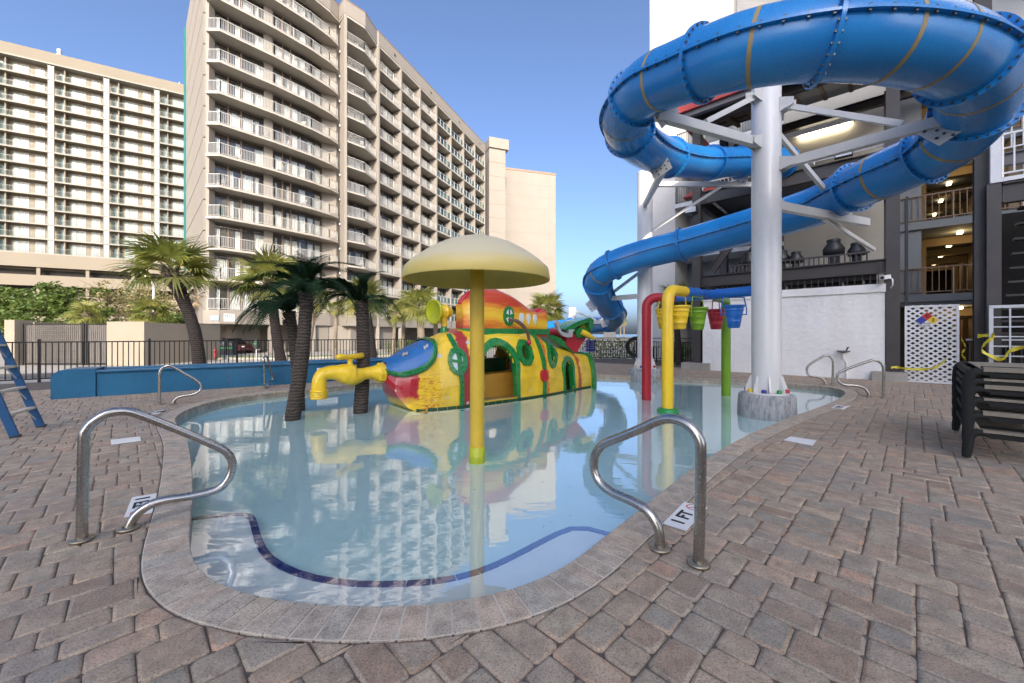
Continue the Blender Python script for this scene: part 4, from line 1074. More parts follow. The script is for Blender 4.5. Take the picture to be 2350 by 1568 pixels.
# far column arms
f1 = V((gx(1728, 13.1).x, 13.1, pp(1515, 416, 12.8).z)); g1 = V((C2.x+.24, 13.05, f1.z)); arm(sc2, g1, f1); bracket(sc2, C2, f1, .24, f1.z)
tie(sc2, g1.lerp(f1, .68)-V((0,0,.08)), V((C2.x+.2, 12.95, pp(1500, 527, 12.85).z)))
f2 = pp(1521, 393, 9.2); arm(sc2, pp(1480, 470, 12.82), f2, .12, .14)
f3 = pp(1356, 689, 14.6); g3 = V((C2.x-.22, 13.1, f3.z)); arm(sc2, g3, f3); tie(sc2, g3+V((0,0,.75)), g3.lerp(f3, .6)+V((0,0,.1)))
arm(sc2, V((C2.x+.05, 12.8, pp(1487, 612, 12.7).z)), pp(1500, 585, 12.3), .1, .1)
f4 = pp(1392, 738, 18.6); g4 = V((C3.x+.2, C3.y-.1, f4.z)); arm(sc3, g4, f4); tie(sc3, g4+V((0,0,.75)), g4.lerp(f4, .7)+V((0,0,.1)))
# saddles: drilled plates between arm and tube
mat('dark_hole', (.02, .02, .02), .7)
def saddle(par, i, p, wd=.6):
    t_, r_, u_ = FR[i]; c = PATH[i]; d = (p-c); d = (d-t_*d.dot(t_)).normalized(); s = t_.cross(d).normalized()
    base = c+d*(SR+.0); h = .2
    P = [c+d*(SR*math.cos(a))*1.0+s*(SR*math.sin(a)) for a in [-.55+1.1*k/8 for k in range(9)]]
    low = [base+d*h+s*wd*.36, base+d*h-s*wd*.36]
    o = MB().plate([q+t_*.02 for q in P+low], t_*.014).build('saddle_plate', 'arm_white', par)
    hm = MB()
    for k in range(5):
        a = -.42+.21*k; q = c+(d*math.cos(a)+s*math.sin(a))*(SR+.06); hm.tube([q+t_*.012, q+t_*.042], .02, 8)
    for k in (-1, 1): q = base+d*.14+s*k*.1; hm.tube([q+t_*.012, q+t_*.042], .022, 8)
    sub('bolt', hm, 'bolt_steel', o)
def nearest(p): return min(range(len(PATH)), key=lambda i: (PATH[i]-p).length)
for par, p in ((sc1, a1.lerp(e1, .80)), (sc1, e2.lerp(a2, .1)), (sc1, e3.lerp(a3, .1)), (sc2, f2), (sc2, f3.lerp(g3, .2)), (sc2, pp(1705, 412, 13.0)), (sc3, f4)):
    saddle(par, nearest(p), p)
# ============================================================ play pool: mushroom, bucket frame, submarine, palms, rails
t = NT('mushroom_yellow'); co = t.coord(); sx = t.n('SeparateXYZ'); t.l(co, sx.inputs[0])
n1 = t.noise(co, 5, 5); f = t.math('ADD', t.math('MULTIPLY', t.math('SUBTRACT', sx.outputs[2], 2.10), 5.0), t.math('MULTIPLY', n1, .5))
c = t.ramp(f, [(.2, (.60, .47, .13)), (.95, (.62, .54, .34))]); c = t.mix(t.ramp(t.noise(co, 60, 4), [(.68, (0,0,0)), (.78, (.6,)*3)]), c, (.16, .12, .05))  # paler upward: sun fade and sky light both put into the colour
t.set(Base_Color=c, Roughness=.5)
mat('pole_yellow', (.60, .40, .035), .45, .08, 2, stain=((.45,.30,.05), 3, .3))
mat('pole_yellow_b', (.80, .53, .02), .35, .06, 2, coat=.2)
mat('lime', (.42, .45, .01), .4, .1, 3)
mat('pole_red', (.38, .012, .025), .4, .12, 2, stain=((.24,.03,.04), 3, .3))
mat('pole_green', (.16, .32, .012), .4, .1, 2)
mat('pipe_blue', (.02, .16, .55), .35, .08, 2, coat=.2)
mat('stainless', (.44, .42, .385), .26, .10, 5, metal=1.0)
mat('flange_brass', (.36, .31, .23), .4, .15, 8, metal=.9)
ms = thing('mushroom_fountain', 'pale yellow mushroom canopy on a yellow pole in the wading pool', 'fountain', (-.427, 4.83, -.33))
M = Matrix.Translation((-.427, 4.83, 0))
MB().lathe([(.088, -.33), (.088, 2.30)], 28, M, cap=False).build('pole', 'pole_yellow', ms)
MB().lathe([(.098, -.33), (.098, -.005), (.09, 0)], 28, M).build('pole_sleeve', 'lime', ms)
MB().lathe([(.884, 2.018), (.890, 2.03), (.872, 2.15), (.862, 2.166), (.78, 2.245), (.62, 2.36), (.45, 2.455), (.28, 2.52), (.12, 2.55), (.001, 2.555)], 72, M, cap=False).build('canopy', 'mushroom_yellow', ms)
MB().lathe([(.884, 2.018), (.870, 2.03), (.852, 2.15), (.70, 2.27), (.45, 2.40), (.2, 2.47), (.001, 2.48)][::-1], 72, M, cap=False).build('canopy_underside', 'pole_yellow', ms)
# ------------------------------------------------------------ bucket frame
bf = thing('bucket_frame', 'coloured pipe frame with red yellow and green posts carrying tipping buckets', 'water feature', (4, 8.5, -.33))
ZT = 2.24; Y0, Rd0, G0 = gx(1532, 7.66), gx(1483.5, 9.4), gx(1666, 10.05)
J = V((4.36, 8.75, ZT)); JR = V((4.02, 9.35, ZT)); END = V((4.95, 7.72, ZT))
def elbow(base, to, r, zb=-.33):
    top = V((base.x, base.y, ZT)); d = (V((to.x, to.y, ZT))-top).normalized(); R = .24; pts = [V((base.x, base.y, zb)), V((base.x, base.y, ZT-R))]
    for k in range(1, 9): a = k/8*PI/2; pts.append(V((base.x, base.y, ZT-R))+d*R*(1-math.cos(a))+V((0,0,1))*R*math.sin(a))
    return pts, d
PR = .108
def post(base, to, m, length, nm):
    pts, d = elbow(base, to, PR); MB().tube(pts+[pts[-1]+d*length], PR, 24).build(nm, m, bf)
    q = V((base.x, base.y, ZT-.36)); MB().lathe([(PR+.006, 0), (PR+.006, .02)], 24, Matrix.Translation(q), cap=False).build('pipe_coupling', m, bf)
    return pts[-1]+d*length, d
y1, yd = post(Y0, J, 'pole_yellow_b', .42, 'yellow_post'); r1, rd = post(Rd0, JR, 'pole_red', .42, 'red_post'); g1_, gd = post(G0, V((4.7, 9.0, 0)), 'pole_green', .28, 'green_post')
MB().tube([y1-yd*.02, J], PR-.006, 24).build('blue_pipe', 'pipe_blue', bf); MB().tube([r1-rd*.02, JR, J+V((.0, .05, -.004))], PR-.008, 24).build('blue_pipe', 'pipe_blue', bf); MB().tube([g1_-gd*.02, J+V((.1, 0, -.006))], PR-.004, 24).build('green_pipe', 'pole_green', bf)
MB().tube([J-V((0, 0, .002)), END], PR-.004, 24).build('blue_pipe', 'pipe_blue', bf)
for p, d in ((y1+yd*.45, yd), (J-yd*.12, yd), (J+(END-J)*.18, (END-J).normalized())): MB().tube([p-d*.02, p+d*.02], PR+.008, 24).build('pipe_coupling', 'pipe_blue', bf)
MB().lathe([(.2, -.33), (.2, -.10), (.17, -.07), (PR, -.06)], 20, Matrix.Translation((Y0.x, Y0.y, 0)), cap=False).build('post_foot', 'cap_green', bf)
def bucket(pos, m, ang, label, s=.93):
    b = thing('tipping_bucket', label, 'bucket', pos, ang, 'tipping buckets under the pipe frame', world=False)
    pr_ = [(.001, -.30), (.105, -.30), (.125, -.275), (.14, -.17), (.15, -.165), (.15, -.15), (.148, -.145), (.165, -.02), (.177, -.015), (.177, .005), (.172, .01), (.185, .08), (.197, .085), (.197, .105), (.19, .11), (.197, .16), (.222, .17), (.225, .205), (.205, .21), (.18, .05), (.12, -.26), (.001, -.27)]
    MB().lathe([(r*s, z*s) for r, z in pr_], 28, None, cap=False).build('pail', m, b)
    w = .30*s; h = ZT-pos.z-PR*.9
    MB().tube([(-w, 0, 0), (w, 0, 0)], .013, 8).build('pivot_rod', m, b)
    for k in (-1, 1): MB().tube([(k*w*.97, 0, 0), (k*w*.97, 0, h*.35), (k*w*.78, 0, h)], .012, 8).build('hanger', m, b)
    MB().tube([(-w*.78, 0, h), (w*.78, 0, h)], .012, 8).build('hanger_bar', m, b)
    return b
BD = math.atan2((J-y1).y, (J-y1).x)
bucket(pp(1560, 724, 7.9), 'pole_yellow_b', BD, 'bright yellow tipping bucket beside the yellow post')
bucket(pp(1601, 727, 8.25), 'pole_green', BD, 'green tipping bucket second from the yellow post')
bucket(pp(1643, 729, 9.3), 'pole_red', BD+.1, 'red tipping bucket hanging in front of the green post')
bucket(pp(1684, 722, 8.3), 'pipe_blue', math.atan2((END-J).y, (END-J).x)+1.1, 'blue tipping bucket nearest the white column', .95)
bucket(pp(1524, 728, 9.45), 'pole_yellow_b', BD, 'yellow tipping bucket mostly hidden behind the yellow post', .95)
# ============================================================ submarine
SD_, SP1 = V((.78, .626, 0)), V((-1.49, 7.705, 0))
SN_ = V((-.626, .78, 0))
sm = thing('play_submarine', 'yellow and green cartoon submarine with blue bow and yellow tap nose', 'play structure', (SP1.x, SP1.y, 0), math.atan2(.626, .78), world=False)
def sp(vx, vy, lat):                                   # local point on the plane at this distance from the near side
    o = SP1+SN_*lat; a = (vx-CX)/FV; s = (a*o.y-o.x)/(SD_.x-a*SD_.y); d = o.y+SD_.y*s
    return V((s, lat, EYE-(vy-HZ)*d/FV))
def crop8(x, y): return ((900+x/2.148)/1.307, (650+y/2.148)/1.307)
def interp(tab, x):
    if x <= tab[0][0]: return tab[0][1]
    for (a, b), (c, d) in zip(tab[:-1], tab[1:]):
        if x <= c: return b+(d-b)*(x-a)/(c-a)
    return tab[-1][1]
HW = [(-.74, .13), (-.6, .34), (-.4, .52), (-.1, .68), (.3, .78), (.8, .82), (2.2, .82), (3.0, .77), (3.6, .68), (4.2, .56), (4.8, .46), (5.3, .40)]
ZT_ = [(-.74, .76), (-.5, .90), (-.1, 1.12), (.3, 1.33), (.7, 1.45), (1.2, 1.50), (2.4, 1.50), (2.9, 1.43), (3.4, 1.24), (3.9, 1.03), (4.4, .88), (5.0, .82), (5.3, .80)]
ZB = [(-.74, .42), (-.62, .20), (-.5, .0), (-.36, -.14), (-.2, -.2), (5.3, -.2)]
LC = .8
def hull_raw(s, ph):
    hw, zt, zb = interp(HW, s), interp(ZT_, s), interp(ZB, s); c, sn = math.cos(ph), math.sin(ph)
    p1 = .62; return V((s, LC-math.copysign(abs(c)**p1, c)*hw, zb+(zt-zb)*max(0, sn)**.80))
SS = [-.74, -.6, -.42, -.15, .15, .5, .9, 1.35, 1.8, 2.25, 2.65, 3.05, 3.4, 3.8, 4.2, 4.6, 5.0, 5.3]; NP = 13
rs = random.Random(3)
CG = [[hull_raw(s, PI*k/(NP-1))+(V((rs.uniform(-.06,.06), rs.uniform(-.034,.034), rs.uniform(-.03,.03))) if 0 < k < NP-1 and 0 < i < len(SS)-1 else V((0,0,0))) for k in range(NP)] for i, s in enumerate(SS)]
def hull(i, k):                                        # fractional indices on the faceted control grid
    i0, k0 = min(int(i), len(SS)-2), min(int(k), NP-2); a, b = i-i0, k-k0
    return (CG[i0][k0]*(1-a)+CG[i0+1][k0]*a)*(1-b)+(CG[i0][k0+1]*(1-a)+CG[i0+1][k0+1]*a)*b
def s_index(s):
    for i in range(len(SS)-1):
        if s <= SS[i+1]: return i+(s-SS[i])/(SS[i+1]-SS[i])
    return len(SS)-1.001
def on_hull(s, z, out=0.0, far=False):
    i = max(0, s_index(s)); lo, hi = (0.0, (NP-1)/2)
    for _ in range(22):
        m = (lo+hi)/2; q = hull(i, NP-1-m if far else m)
        if q.z < z: lo = m
        else: hi = m
    k = (lo+hi)/2; kk = NP-1-k if far else k; p = hull(i, kk)
    e = .12; du = hull(min(i+e, len(SS)-1.01), kk)-hull(max(i-e, 0), kk); dv = hull(i, min(kk+e, NP-1.01))-hull(i, max(kk-e, 0))
    n = du.cross(dv).normalized()
    if n.dot(V((0, p.y-LC, .2 if abs(p.y-LC) < .3 else 0))) < 0: n = -n
    return p+n*out
def arch(s0, s1, z0, z1, n=10):
    c, r = (s0+s1)/2, (s1-s0)/2; P = [(s0, z0)]
    h = z1-(min(r*1.1, (z1-z0)*.5))
    for k in range(n+1): a = PI-PI*k/n; P.append((c+r*math.cos(a), h+(z1-h)*math.sin(a)))
    P.append((s1, z0)); return P
def oval(c, z, a, b, n=16, rot=0.0):
    return [(c+a*math.cos(2*PI*k/n)*math.cos(rot)-b*math.sin(2*PI*k/n)*math.sin(rot), z+a*math.cos(2*PI*k/n)*math.sin(rot)+b*math.sin(2*PI*k/n)*math.cos(rot)) for k in range(n)]
def pin(p, poly):
    c = False; j = len(poly)-1
    for i in range(len(poly)):
        if (poly[i][1] > p[1]) != (poly[j][1] > p[1]) and p[0] < (poly[j][0]-poly[i][0])*(p[1]-poly[i][1])/(poly[j][1]-poly[i][1])+poly[i][0]: c = not c
        j = i
    return c
HOLES = [(arch(1.13, 2.02, -.03, 1.12), 'both'), (oval(2.40, .93, .17, .20), 'both'), (arch(3.78, 4.22, -.3, .66), 'both'), (oval(3.36, .86, .10, .24, 16, -.15), 'near')]
t = NT('sub_paint'); co = t.coord(); sx = t.n('SeparateXYZ'); t.l(co, sx.inputs[0]); X, Y_, Z = sx.outputs
nw = t.noise(co, 5, 5, .7); nb = t.noise(co, 2.2, 3)
ye = t.ramp(nb, [(.3, (.62, .40, .012)), (.55, (.80, .53, .025)), (.75, (.72, .55, .04))])
wob = t.math('MULTIPLY', t.math('SUBTRACT', nw, .5), .28)
xw = t.math('ADD', X, wob)
def bandf(lo, hi, soft):                                # 1 inside lo..hi of the warped length
    a = t.n('MapRange'); a.inputs[1].default_value = lo-soft; a.inputs[2].default_value = lo+soft; t.l(xw, a.inputs[0])
    b = t.n('MapRange'); b.inputs[1].default_value = hi+soft; b.inputs[2].default_value = hi-soft; t.l(xw, b.inputs[0])
    return t.math('MULTIPLY', a.outputs[0], b.outputs[0])
red = (.36, .012, .022); orange = (.72, .16, .02)
bow = bandf(-2, -.24, .02)
zz = t.n('MapRange'); zz.inputs[1].default_value = .70; zz.inputs[2].default_value = .45; t.l(Z, zz.inputs[0])
z2 = t.n('MapRange'); z2.inputs[1].default_value = .02; z2.inputs[2].default_value = .14; t.l(t.math('ADD', Z, wob), z2.inputs[0])
c = t.mix(t.math('MULTIPLY', bandf(-.30, .18, .14), t.math('MULTIPLY', zz.outputs[0], t.ramp(t.noise(t.coord(scale=(1, 1, 5)), 4, 6, .7, 1.5), [(.50, (0,0,0)), (.56, (.85,)*3)]))), ye, (.40, .10, .02))
c = t.mix(t.math('MULTIPLY', bow, z2.outputs[0]), c, red)
c = t.mix(t.math('MULTIPLY', bandf(.63, .86, .012), .97), c, red)
c = t.mix(t.math('MULTIPLY', bandf(3.0, 3.12, .025), .95), c, orange); c = t.mix(t.math('MULTIPLY', bandf(4.46, 4.60, .02), .9), c, red)
pt = t.noise(co, 7.5, 2, .4); c = t.mix(t.ramp(pt, [(.70, (0,0,0)), (.715, (1,1,1))]), c, (.52, .50, .47))
sc_ = t.noise(co, 30, 5, .75); c = t.mix(t.ramp(sc_, [(.70, (0,0,0)), (.80, (.5,)*3)]), c, (.25, .15, .03))
t.set(Base_Color=c, Roughness=t.ramp(nw, [(.3, (.22,)*3), (.7, (.42,)*3)]), Coat_Weight=.3, Coat_Roughness=.12); t.bump(t.noise(co, 9, 4), .12, .02)
mat('sub_green', (.008, .19, .04), .28, .08, 3, coat=.4)
mat('sub_green_dark', (.004, .055, .018), .4, .1, 3)
mat('sub_blue', (.016, .125, .36), .45, .12, 4, stain=((.07,.17,.33), 6, .4))
mat('sub_pane', (.62, .66, .70), .3, .04, 3)
mat('sub_tan', (.46, .42, .36), .6, .1, 6)
mat('sub_red', (.40, .012, .025), .3, .15, 4, coat=.3)
mat('sub_brown', (.10, .05, .035), .5, .25, 8)
mat('sub_inside', (.50, .25, .03), .55, .15, 2)
mat('sub_grey', (.40, .41, .42), .4, .1, 4)
t = NT('sub_tower'); co = t.coord(); sx = t.n('SeparateXYZ'); t.l(co, sx.inputs[0]); X, Y_, Z = sx.outputs
st_ = t.noise(t.coord(scale=(.5, 1, 5)), 2.6, 5, .6, .8); f = t.math('ADD', t.math('MULTIPLY', t.math('ABSOLUTE', t.math('SUBTRACT', t.math('ADD', Z, t.math('MULTIPLY', X, .12)), 2.02)), 1.75), t.math('MULTIPLY', st_, .75))
c = t.ramp(f, [(.42, (.78, .50, .03)), (.68, (.70, .27, .015)), (.95, (.50, .045, .012))])
t.set(Base_Color=c, Roughness=.35, Coat_Weight=.3); t.bump(t.noise(co, 8, 4), .15, .02)
# hull grid with openings
FI, FK = (len(SS)-1)*8, (NP-1)*8
hv = [[hull(i*(len(SS)-1)/FI, k*(NP-1)/FK) for k in range(FK+1)] for i in range(FI+1)]
mb = MB(); vs_ = [p for r in hv for p in r]; fs = []
for i in range(FI):
    for k in range(FK):
        c = (hv[i][k]+hv[i+1][k+1])/2; near_ = k < FK/2; cut = False
        for poly_, side in HOLES:
            if (near_ or side == 'both') and c.z < 1.3 and pin((c.x, c.z), poly_): cut = True
        if not cut: w_ = FK+1; fs.append((i*w_+k, (i+1)*w_+k, (i+1)*w_+k+1, i*w_+k+1))
mb.add(vs_, fs, False)
mb.add([hull(len(SS)-1.001, k*(NP-1)/24) for k in range(25)], [tuple(range(24, -1, -1))])
mb.grid([[hv[i][0] for i in range(FI+1)], [hv[i][FK] for i in range(FI+1)]], False)
mb.add([hull(0, k*(NP-1)/24) for k in range(25)], [tuple(range(25))])
mb.build('hull', 'sub_paint', sm)
def ring_part(name, pin_, pout, h, m, mat_r='sub_green_dark', close=True, riv=True, far=False, depth=.10):
    n = len(pin_); A = [on_hull(s, z, h, far) for s, z in pin_]; B = [on_hull(s, z, h, far) for s, z in pout]; B0 = [on_hull(s, z, -.03, far) for s, z in pout]; A0 = [on_hull(s, z, -depth, far) for s, z in pin_]
    rows = [A0, A, B, B0]; mb = MB()
    if close: rows = [r+[r[0]] for r in rows]
    mb.grid(rows, False); o = mb.build(name, m, sm)
    if riv:
        rv = MB()
        for a, b in zip(A, B):
            q = (a+b)/2; rv.lathe([(.014, -.008), (.014, .008), (.008, .014)], 6, Matrix.Translation(q))
        sub('rivets', rv, mat_r, o)
    return o
def grow(poly, c, d, flat=None):
    out = []
    for s, z in poly:
        v = V((s-c[0], z-c[1], 0)); v = v*(1+d/max(.05, v.length)); out.append((c[0]+v.x, max(-.19, c[1]+v.y)))
    return out
ring_part('door_frame', HOLES[0][0], grow(HOLES[0][0], (1.57, .5), .15), .045, 'sub_green', close=False)
ring_part('porthole_ring', oval(2.40, .93, .16, .19, 8, .4), oval(2.40, .93, .29, .33, 8, .4), .05, 'sub_green')
ring_part('door_frame', HOLES[2][0], grow(HOLES[2][0], (4.0, .25), .12), .05, 'sub_green', close=False)
ring_part('porthole_ring', oval(3.36, .86, .09, .23, 16, -.15), oval(3.36, .86, .19, .36, 16, -.15), .04, 'sub_green')
# left oval window with white panes between a cross
wc = (.56, .80); o = ring_part('window_ring', oval(*wc, .13, .185, 12), oval(*wc, .215, .285, 12), .055, 'sub_green', depth=0)
mb = MB().add([on_hull(wc[0], wc[1], .02)]+[on_hull(s, z, .02) for s, z in oval(*wc, .135, .19, 16)], [(0, 1+k, 1+(k+1) % 16) for k in range(16)]); sub('pane', mb, 'sub_pane', o)
mb = MB()
for (a, b) in (((wc[0], wc[1]-.19), (wc[0]+.02, wc[1]+.19)), ((wc[0]-.135, wc[1]+.03), (wc[0]+.135, wc[1]-.02))): mb.bar(on_hull(*a, .035), on_hull(*b, .035), .05, .045, (0, -1, 0))
sub('cross_bar', mb, 'sub_green', o)
def hull_band(name, s0, w, m, out=.03, k0=0.0, k1=NP-1.001, wavy=0.0, riv=True):
    A, B, A0, B0 = [], [], [], []; N = 40
    for j in range(N+1):
        k = k0+(k1-k0)*j/N; s = s0+wavy*math.sin(k*.9); P = []
        for sg in (-1, 1):
            i = s_index(s+sg*w/2); p = hull(i, k); e = .15; du = hull(min(i+e, len(SS)-1.01), k)-hull(max(i-e, 0), k); dv = hull(i, min(k+e, NP-1.01))-hull(i, max(k-e, 0)); n = du.cross(dv).normalized()
            if n.dot(V((0, p.y-LC, p.z-.3))) < 0: n = -n
            P.append((p, n))
        A.append(P[0][0]+P[0][1]*out); B.append(P[1][0]+P[1][1]*out); A0.append(P[0][0]-P[0][1]*.03); B0.append(P[1][0]-P[1][1]*.03)
    o = MB().grid([A0, A, B, B0], False).build(name, m, sm)
    if riv:
        rv = MB()
        for j in range(1, N, 2): rv.lathe([(.014, -.008), (.014, .008), (.008, .014)], 6, Matrix.Translation((A[j]+B[j])/2))
        sub('rivets', rv, 'sub_green_dark', o)
    return o
hull_band('hull_band', .58, .10, 'sub_green', k0=0, k1=4.9, wavy=.03); hull_band('hull_band', 2.93, .11, 'sub_green', .035, wavy=.05); hull_band('tail_rim', 5.2, .17, 'sub_green', .06)
# red button
q = on_hull(2.93, .38, .03); mb = MB(); P = [on_hull(s, z, .07) for s, z in oval(2.93, .36, .11, .14, 16)]; Q = [on_hull(s, z, -.01) for s, z in oval(2.93, .36, .12, .15, 16)]
mb.grid([Q+[Q[0]], P+[P[0]]], True); mb.add(P, [tuple(range(16))]); mb.build('red_button', 'sub_red', sm)
# blue bow canopy and its green rim
ZL = [(-.70, .66), (-.5, .60), (-.27, .66), (-.10, .74), (.03, .86), (.11, 1.0), (.15, 1.12)]
N = 26; rows, rim = [], []
def kz(s, z):
    i = max(0.0, s_index(s)); lo, hi = 0.0, (NP-1)/2
    for _ in range(22):
        m = (lo+hi)/2
        if hull(i, m).z < z: lo = m
        else: hi = m
    return (lo+hi)/2
def hp(s, k, out):
    i = max(0.0, s_index(s)); p = hull(i, k); e = .2; du = hull(min(i+e, len(SS)-1.01), k)-hull(max(i-e, 0), k); dv = hull(i, min(k+e, NP-1.01))-hull(i, max(k-e, 0)); n = du.cross(dv).normalized()
    if n.dot(V((-.3, p.y-LC, p.z-.4))) < 0: n = -n
    return p+n*out
for j in range(N+1):
    s = -.70+(.85)*j/N; k0 = kz(s, interp(ZL, s)); rows.append([hp(s, k0+(NP-1-2*k0)*q/30, .035) for q in range(31)])
MB().grid(rows, True).build('bow_canopy', 'sub_blue', sm)
A, B, C_ = [], [], []
for j in range(N+1):
    s = -.70+.85*j/N; z = interp(ZL, s); A.append(hp(s, kz(s, z+.02), .06)); B.append(hp(s+.02*j/N*2, kz(s, z-.075), .06)); C_.append(hp(s+.02*j/N*2, kz(s, z-.08), -.02))
k0 = kz(.15, 1.12)
for q in range(1, 31):
    k = k0+(NP-1-2*k0)*q/30; A.append(hp(.14, k, .06)); B.append(hp(.235, k, .06)); C_.append(hp(.24, k, -.02))
o = MB().grid([A, B, C_], True).build('canopy_rim', 'sub_green', sm)
rv = MB()
for a, b in list(zip(A, B))[2::2]: rv.lathe([(.016, -.008), (.016, .008), (.009, .016)], 6, Matrix.Translation((a+b)/2))
sub('rivets', rv, 'sub_green_dark', o)
for (cx_, cy_) in ((710, 897), (828, 850)):
    l = sp(*crop8(cx_, cy_), .35); k = kz(l.x, min(l.z, interp(ZT_, l.x)-.03)); c = hp(l.x, k, .045); tx = (hp(l.x+.06, k, .045)-c).normalized(); tz = (hp(l.x, k+.25, .045)-c).normalized()
    mb = MB(); a = .35 if cx_ < 800 else .9; d1 = tx*math.cos(a)+tz*math.sin(a); d2 = tx*-math.sin(a)+tz*math.cos(a); nn = d1.cross(d2).normalized()
    mb.bar(c-d1*.07, c+d1*.07, .035, .02, nn); mb.bar(c-d2*.065+nn*.003, c+d2*.065+nn*.003, .035, .02, nn); mb.build('cross_patch', 'sub_tan', sm)
# grey paint patches and interior
mb = MB(); mb.box((1.6, 1.0, .16), (2.0, .9, .55)); mb.build('bench', 'sub_inside', sm)
MB().box((1.6, 1.22, .60), (1.9, .35, .34)).build('seat_back', 'sub_green_dark', sm)
# tile course round the foot
for j in range(28):
    s = -.30+j*.19; a, b = on_hull(s, -.17, .035), on_hull(s+.175, -.17, .035); d = b-a; n = V((d.y, -d.x, 0)).normalized()
    MB().obox(V((a.x, a.y, -.15)), d, n*.012, (0, 0, .07)).build('foot_tile', 'sub_green_dark', sm)
base = []
for j in range(40): p = on_hull(-.36+j*(5.6/39), -.17, .03); base.append((p.x, p.y))
for j in range(40): p = on_hull(-.36+(39-j)*(5.6/39), -.17, .03, True); base.append((p.x, p.y))
MB().prism(base, -.335, -.151).build('plinth', 'plaster', sm)
# conning tower
tw = []
TT = [(1.02, 2.05), (1.2, 2.28), (1.5, 2.42), (1.9, 2.44), (2.3, 2.34), (2.7, 2.16), (3.05, 1.98), (3.3, 1.93), (3.5, 2.02)]
for j in range(25):
    s = 1.02+(3.5-1.02)*j/24; zt = interp(TT, s); hw = .40*min(1, (s-.98)/.22)**.5*(1-.25*max(0, (s-2.2)/1.3)); row = []
    for q in range(17):
        a = q/16; ang = PI*a; c_, s_ = math.cos(ang), math.sin(ang); lip = 1.0+.10*max(0, (s_-.75))*4*(.5)
        row.append(V((s+.04*noise.noise(V((s*2, a*4, 1))), LC-math.copysign(abs(c_)**.5, c_)*hw*lip, 1.30+(zt-1.30)*s_**.42)))
    tw.append(row)
mb = MB().grid(tw, True, 0, False, True); mb.add(tw[-1], [tuple(range(17))]); mb.add(tw[0], [tuple(range(16, -1, -1))]); tower = mb.build('conning_tower', 'sub_tower', sm)
rim = [tw[j][8]+V((0, 0, .01)) for j in range(25)]; MB().tube(rim, [.05]*20+[.055, .06, .065, .07, .05], 10).build('tower_ridge', 'sub_red', sm)
col = [(s, LC-interp([(.95, .1), (1.15, .46), (2.4, .46), (3.55, .33)], s)) for s in [.95+.13*j for j in range(21)]]
P = [V((s, y, 0)) for s, y in col]+[V((s, 2*LC-y, 0)) for s, y in col[::-1]]
mb = MB(); mb.prism([(p.x, p.y) for p in P], 1.36, 1.50); o = mb.build('tower_collar', 'sub_green', sm)
rv = MB()
for s, y in col[1::2]: rv.lathe([(.016, -.008), (.016, .008), (.009, .014)], 6, Matrix.Translation((s, y-.004, 1.44)))
sub('rivets', rv, 'sub_green_dark', o)
def tower_pt(s, z, out): hw = .40*(1-.25*max(0, (s-2.2)/1.3)); return V((s, LC-hw*1.0-out, z))
mb = MB(); P = [tower_pt(2.12+.155*math.cos(a), 1.80+.235*math.sin(a), .04) for a in [2*PI*k/14 for k in range(14)]]; Q = [p+V((0, .10, 0)) for p in P]; mb.grid([Q+[Q[0]], P+[P[0]]], False, 0, False, True); mb.add(P, [tuple(range(13, -1, -1))]); o = mb.build('tower_porthole', 'sub_green', sm)
mb = MB()
for k, (a0, a1) in enumerate(((.35, 1.25), (1.9, 2.8), (3.5, 4.4), (5.0, 5.9))):
    pts = [tower_pt(2.12+.03*math.cos((a0+a1)/2), 1.80+.04*math.sin((a0+a1)/2), .047)]+[tower_pt(2.12+.10*math.cos(a0+(a1-a0)*j/5), 1.80+.165*math.sin(a0+(a1-a0)*j/5), .047) for j in range(6)]
    mb.add(pts, [tuple(range(6, -1, -1))])
sub('pane', mb, 'sub_pane', o)
for k in range(3):
    s = 2.55+k*.24; w, h = .085-.01*k, .15-.012*k
    P = [tower_pt(s+w*math.cos(a)*(1 if math.sin(a) > -.3 else .6), 1.74+h*math.sin(a), .012) for a in [2*PI*j/14 for j in range(14)]]; Q = [p+V((0, .05, 0)) for p in P]
    mb = MB(); mb.grid([Q+[Q[0]], P+[P[0]]], False, 0, False, True); mb.add(P, [tuple(range(13, -1, -1))]); mb.build('tower_window', 'sub_pane', sm)
MB().tube(catmull([(2.10, .38, 1.72), (2.2, .20, 1.68), (2.36, .12, 1.55), (2.46, .10, 1.40), (2.50, .09, 1.24)], 6), [.035]*6+[.045]*7+[.04]*6+[.038]*6, 10).build('lever', 'sub_brown', sm)
MB().lathe([(.001, -.07), (.05, -.05), (.055, 0), (.04, .05), (.001, .06)], 12, Matrix.Translation((2.50, .09, 1.18)), cap=False).build('lever_knob', 'sub_red', sm)
# periscope lamp
px_, py_ = .62, .8
MB().lathe([(.22, 1.28), (.12, 1.36), (.075, 1.46), (.06, 1.56)], 18, Matrix.Translation((px_, py_, 0))).build('lamp_stand', 'sub_green', sm)
MB().lathe([(.072, 1.54), (.072, 1.75)], 16, Matrix.Translation((px_, py_, 0))).build('lamp_neck', 'pole_yellow_b', sm)
ax = V((-.98, -.18, -.02)).normalized(); c0 = V((px_, py_, 1.86)); Mx = Matrix.Translation(c0) @ V((0,0,1)).rotation_difference(ax).to_matrix().to_4x4()
MB().lathe([(.001, -.20), (.10, -.18), (.145, -.10), (.15, -.03), (.17, -.02), (.17, .01), (.13, .02), (.12, .10), (.14, .17), (.20, .25)], 24, Mx).build('lamp_body', 'pole_yellow_b', sm)
MB().lathe([(.20, .24), (.262, .25), (.27, .27), (.265, .295), (.235, .30), (.225, .285), (.001, .285)], 32, Mx, cap=False).build('lamp_disc', 'lime', sm)
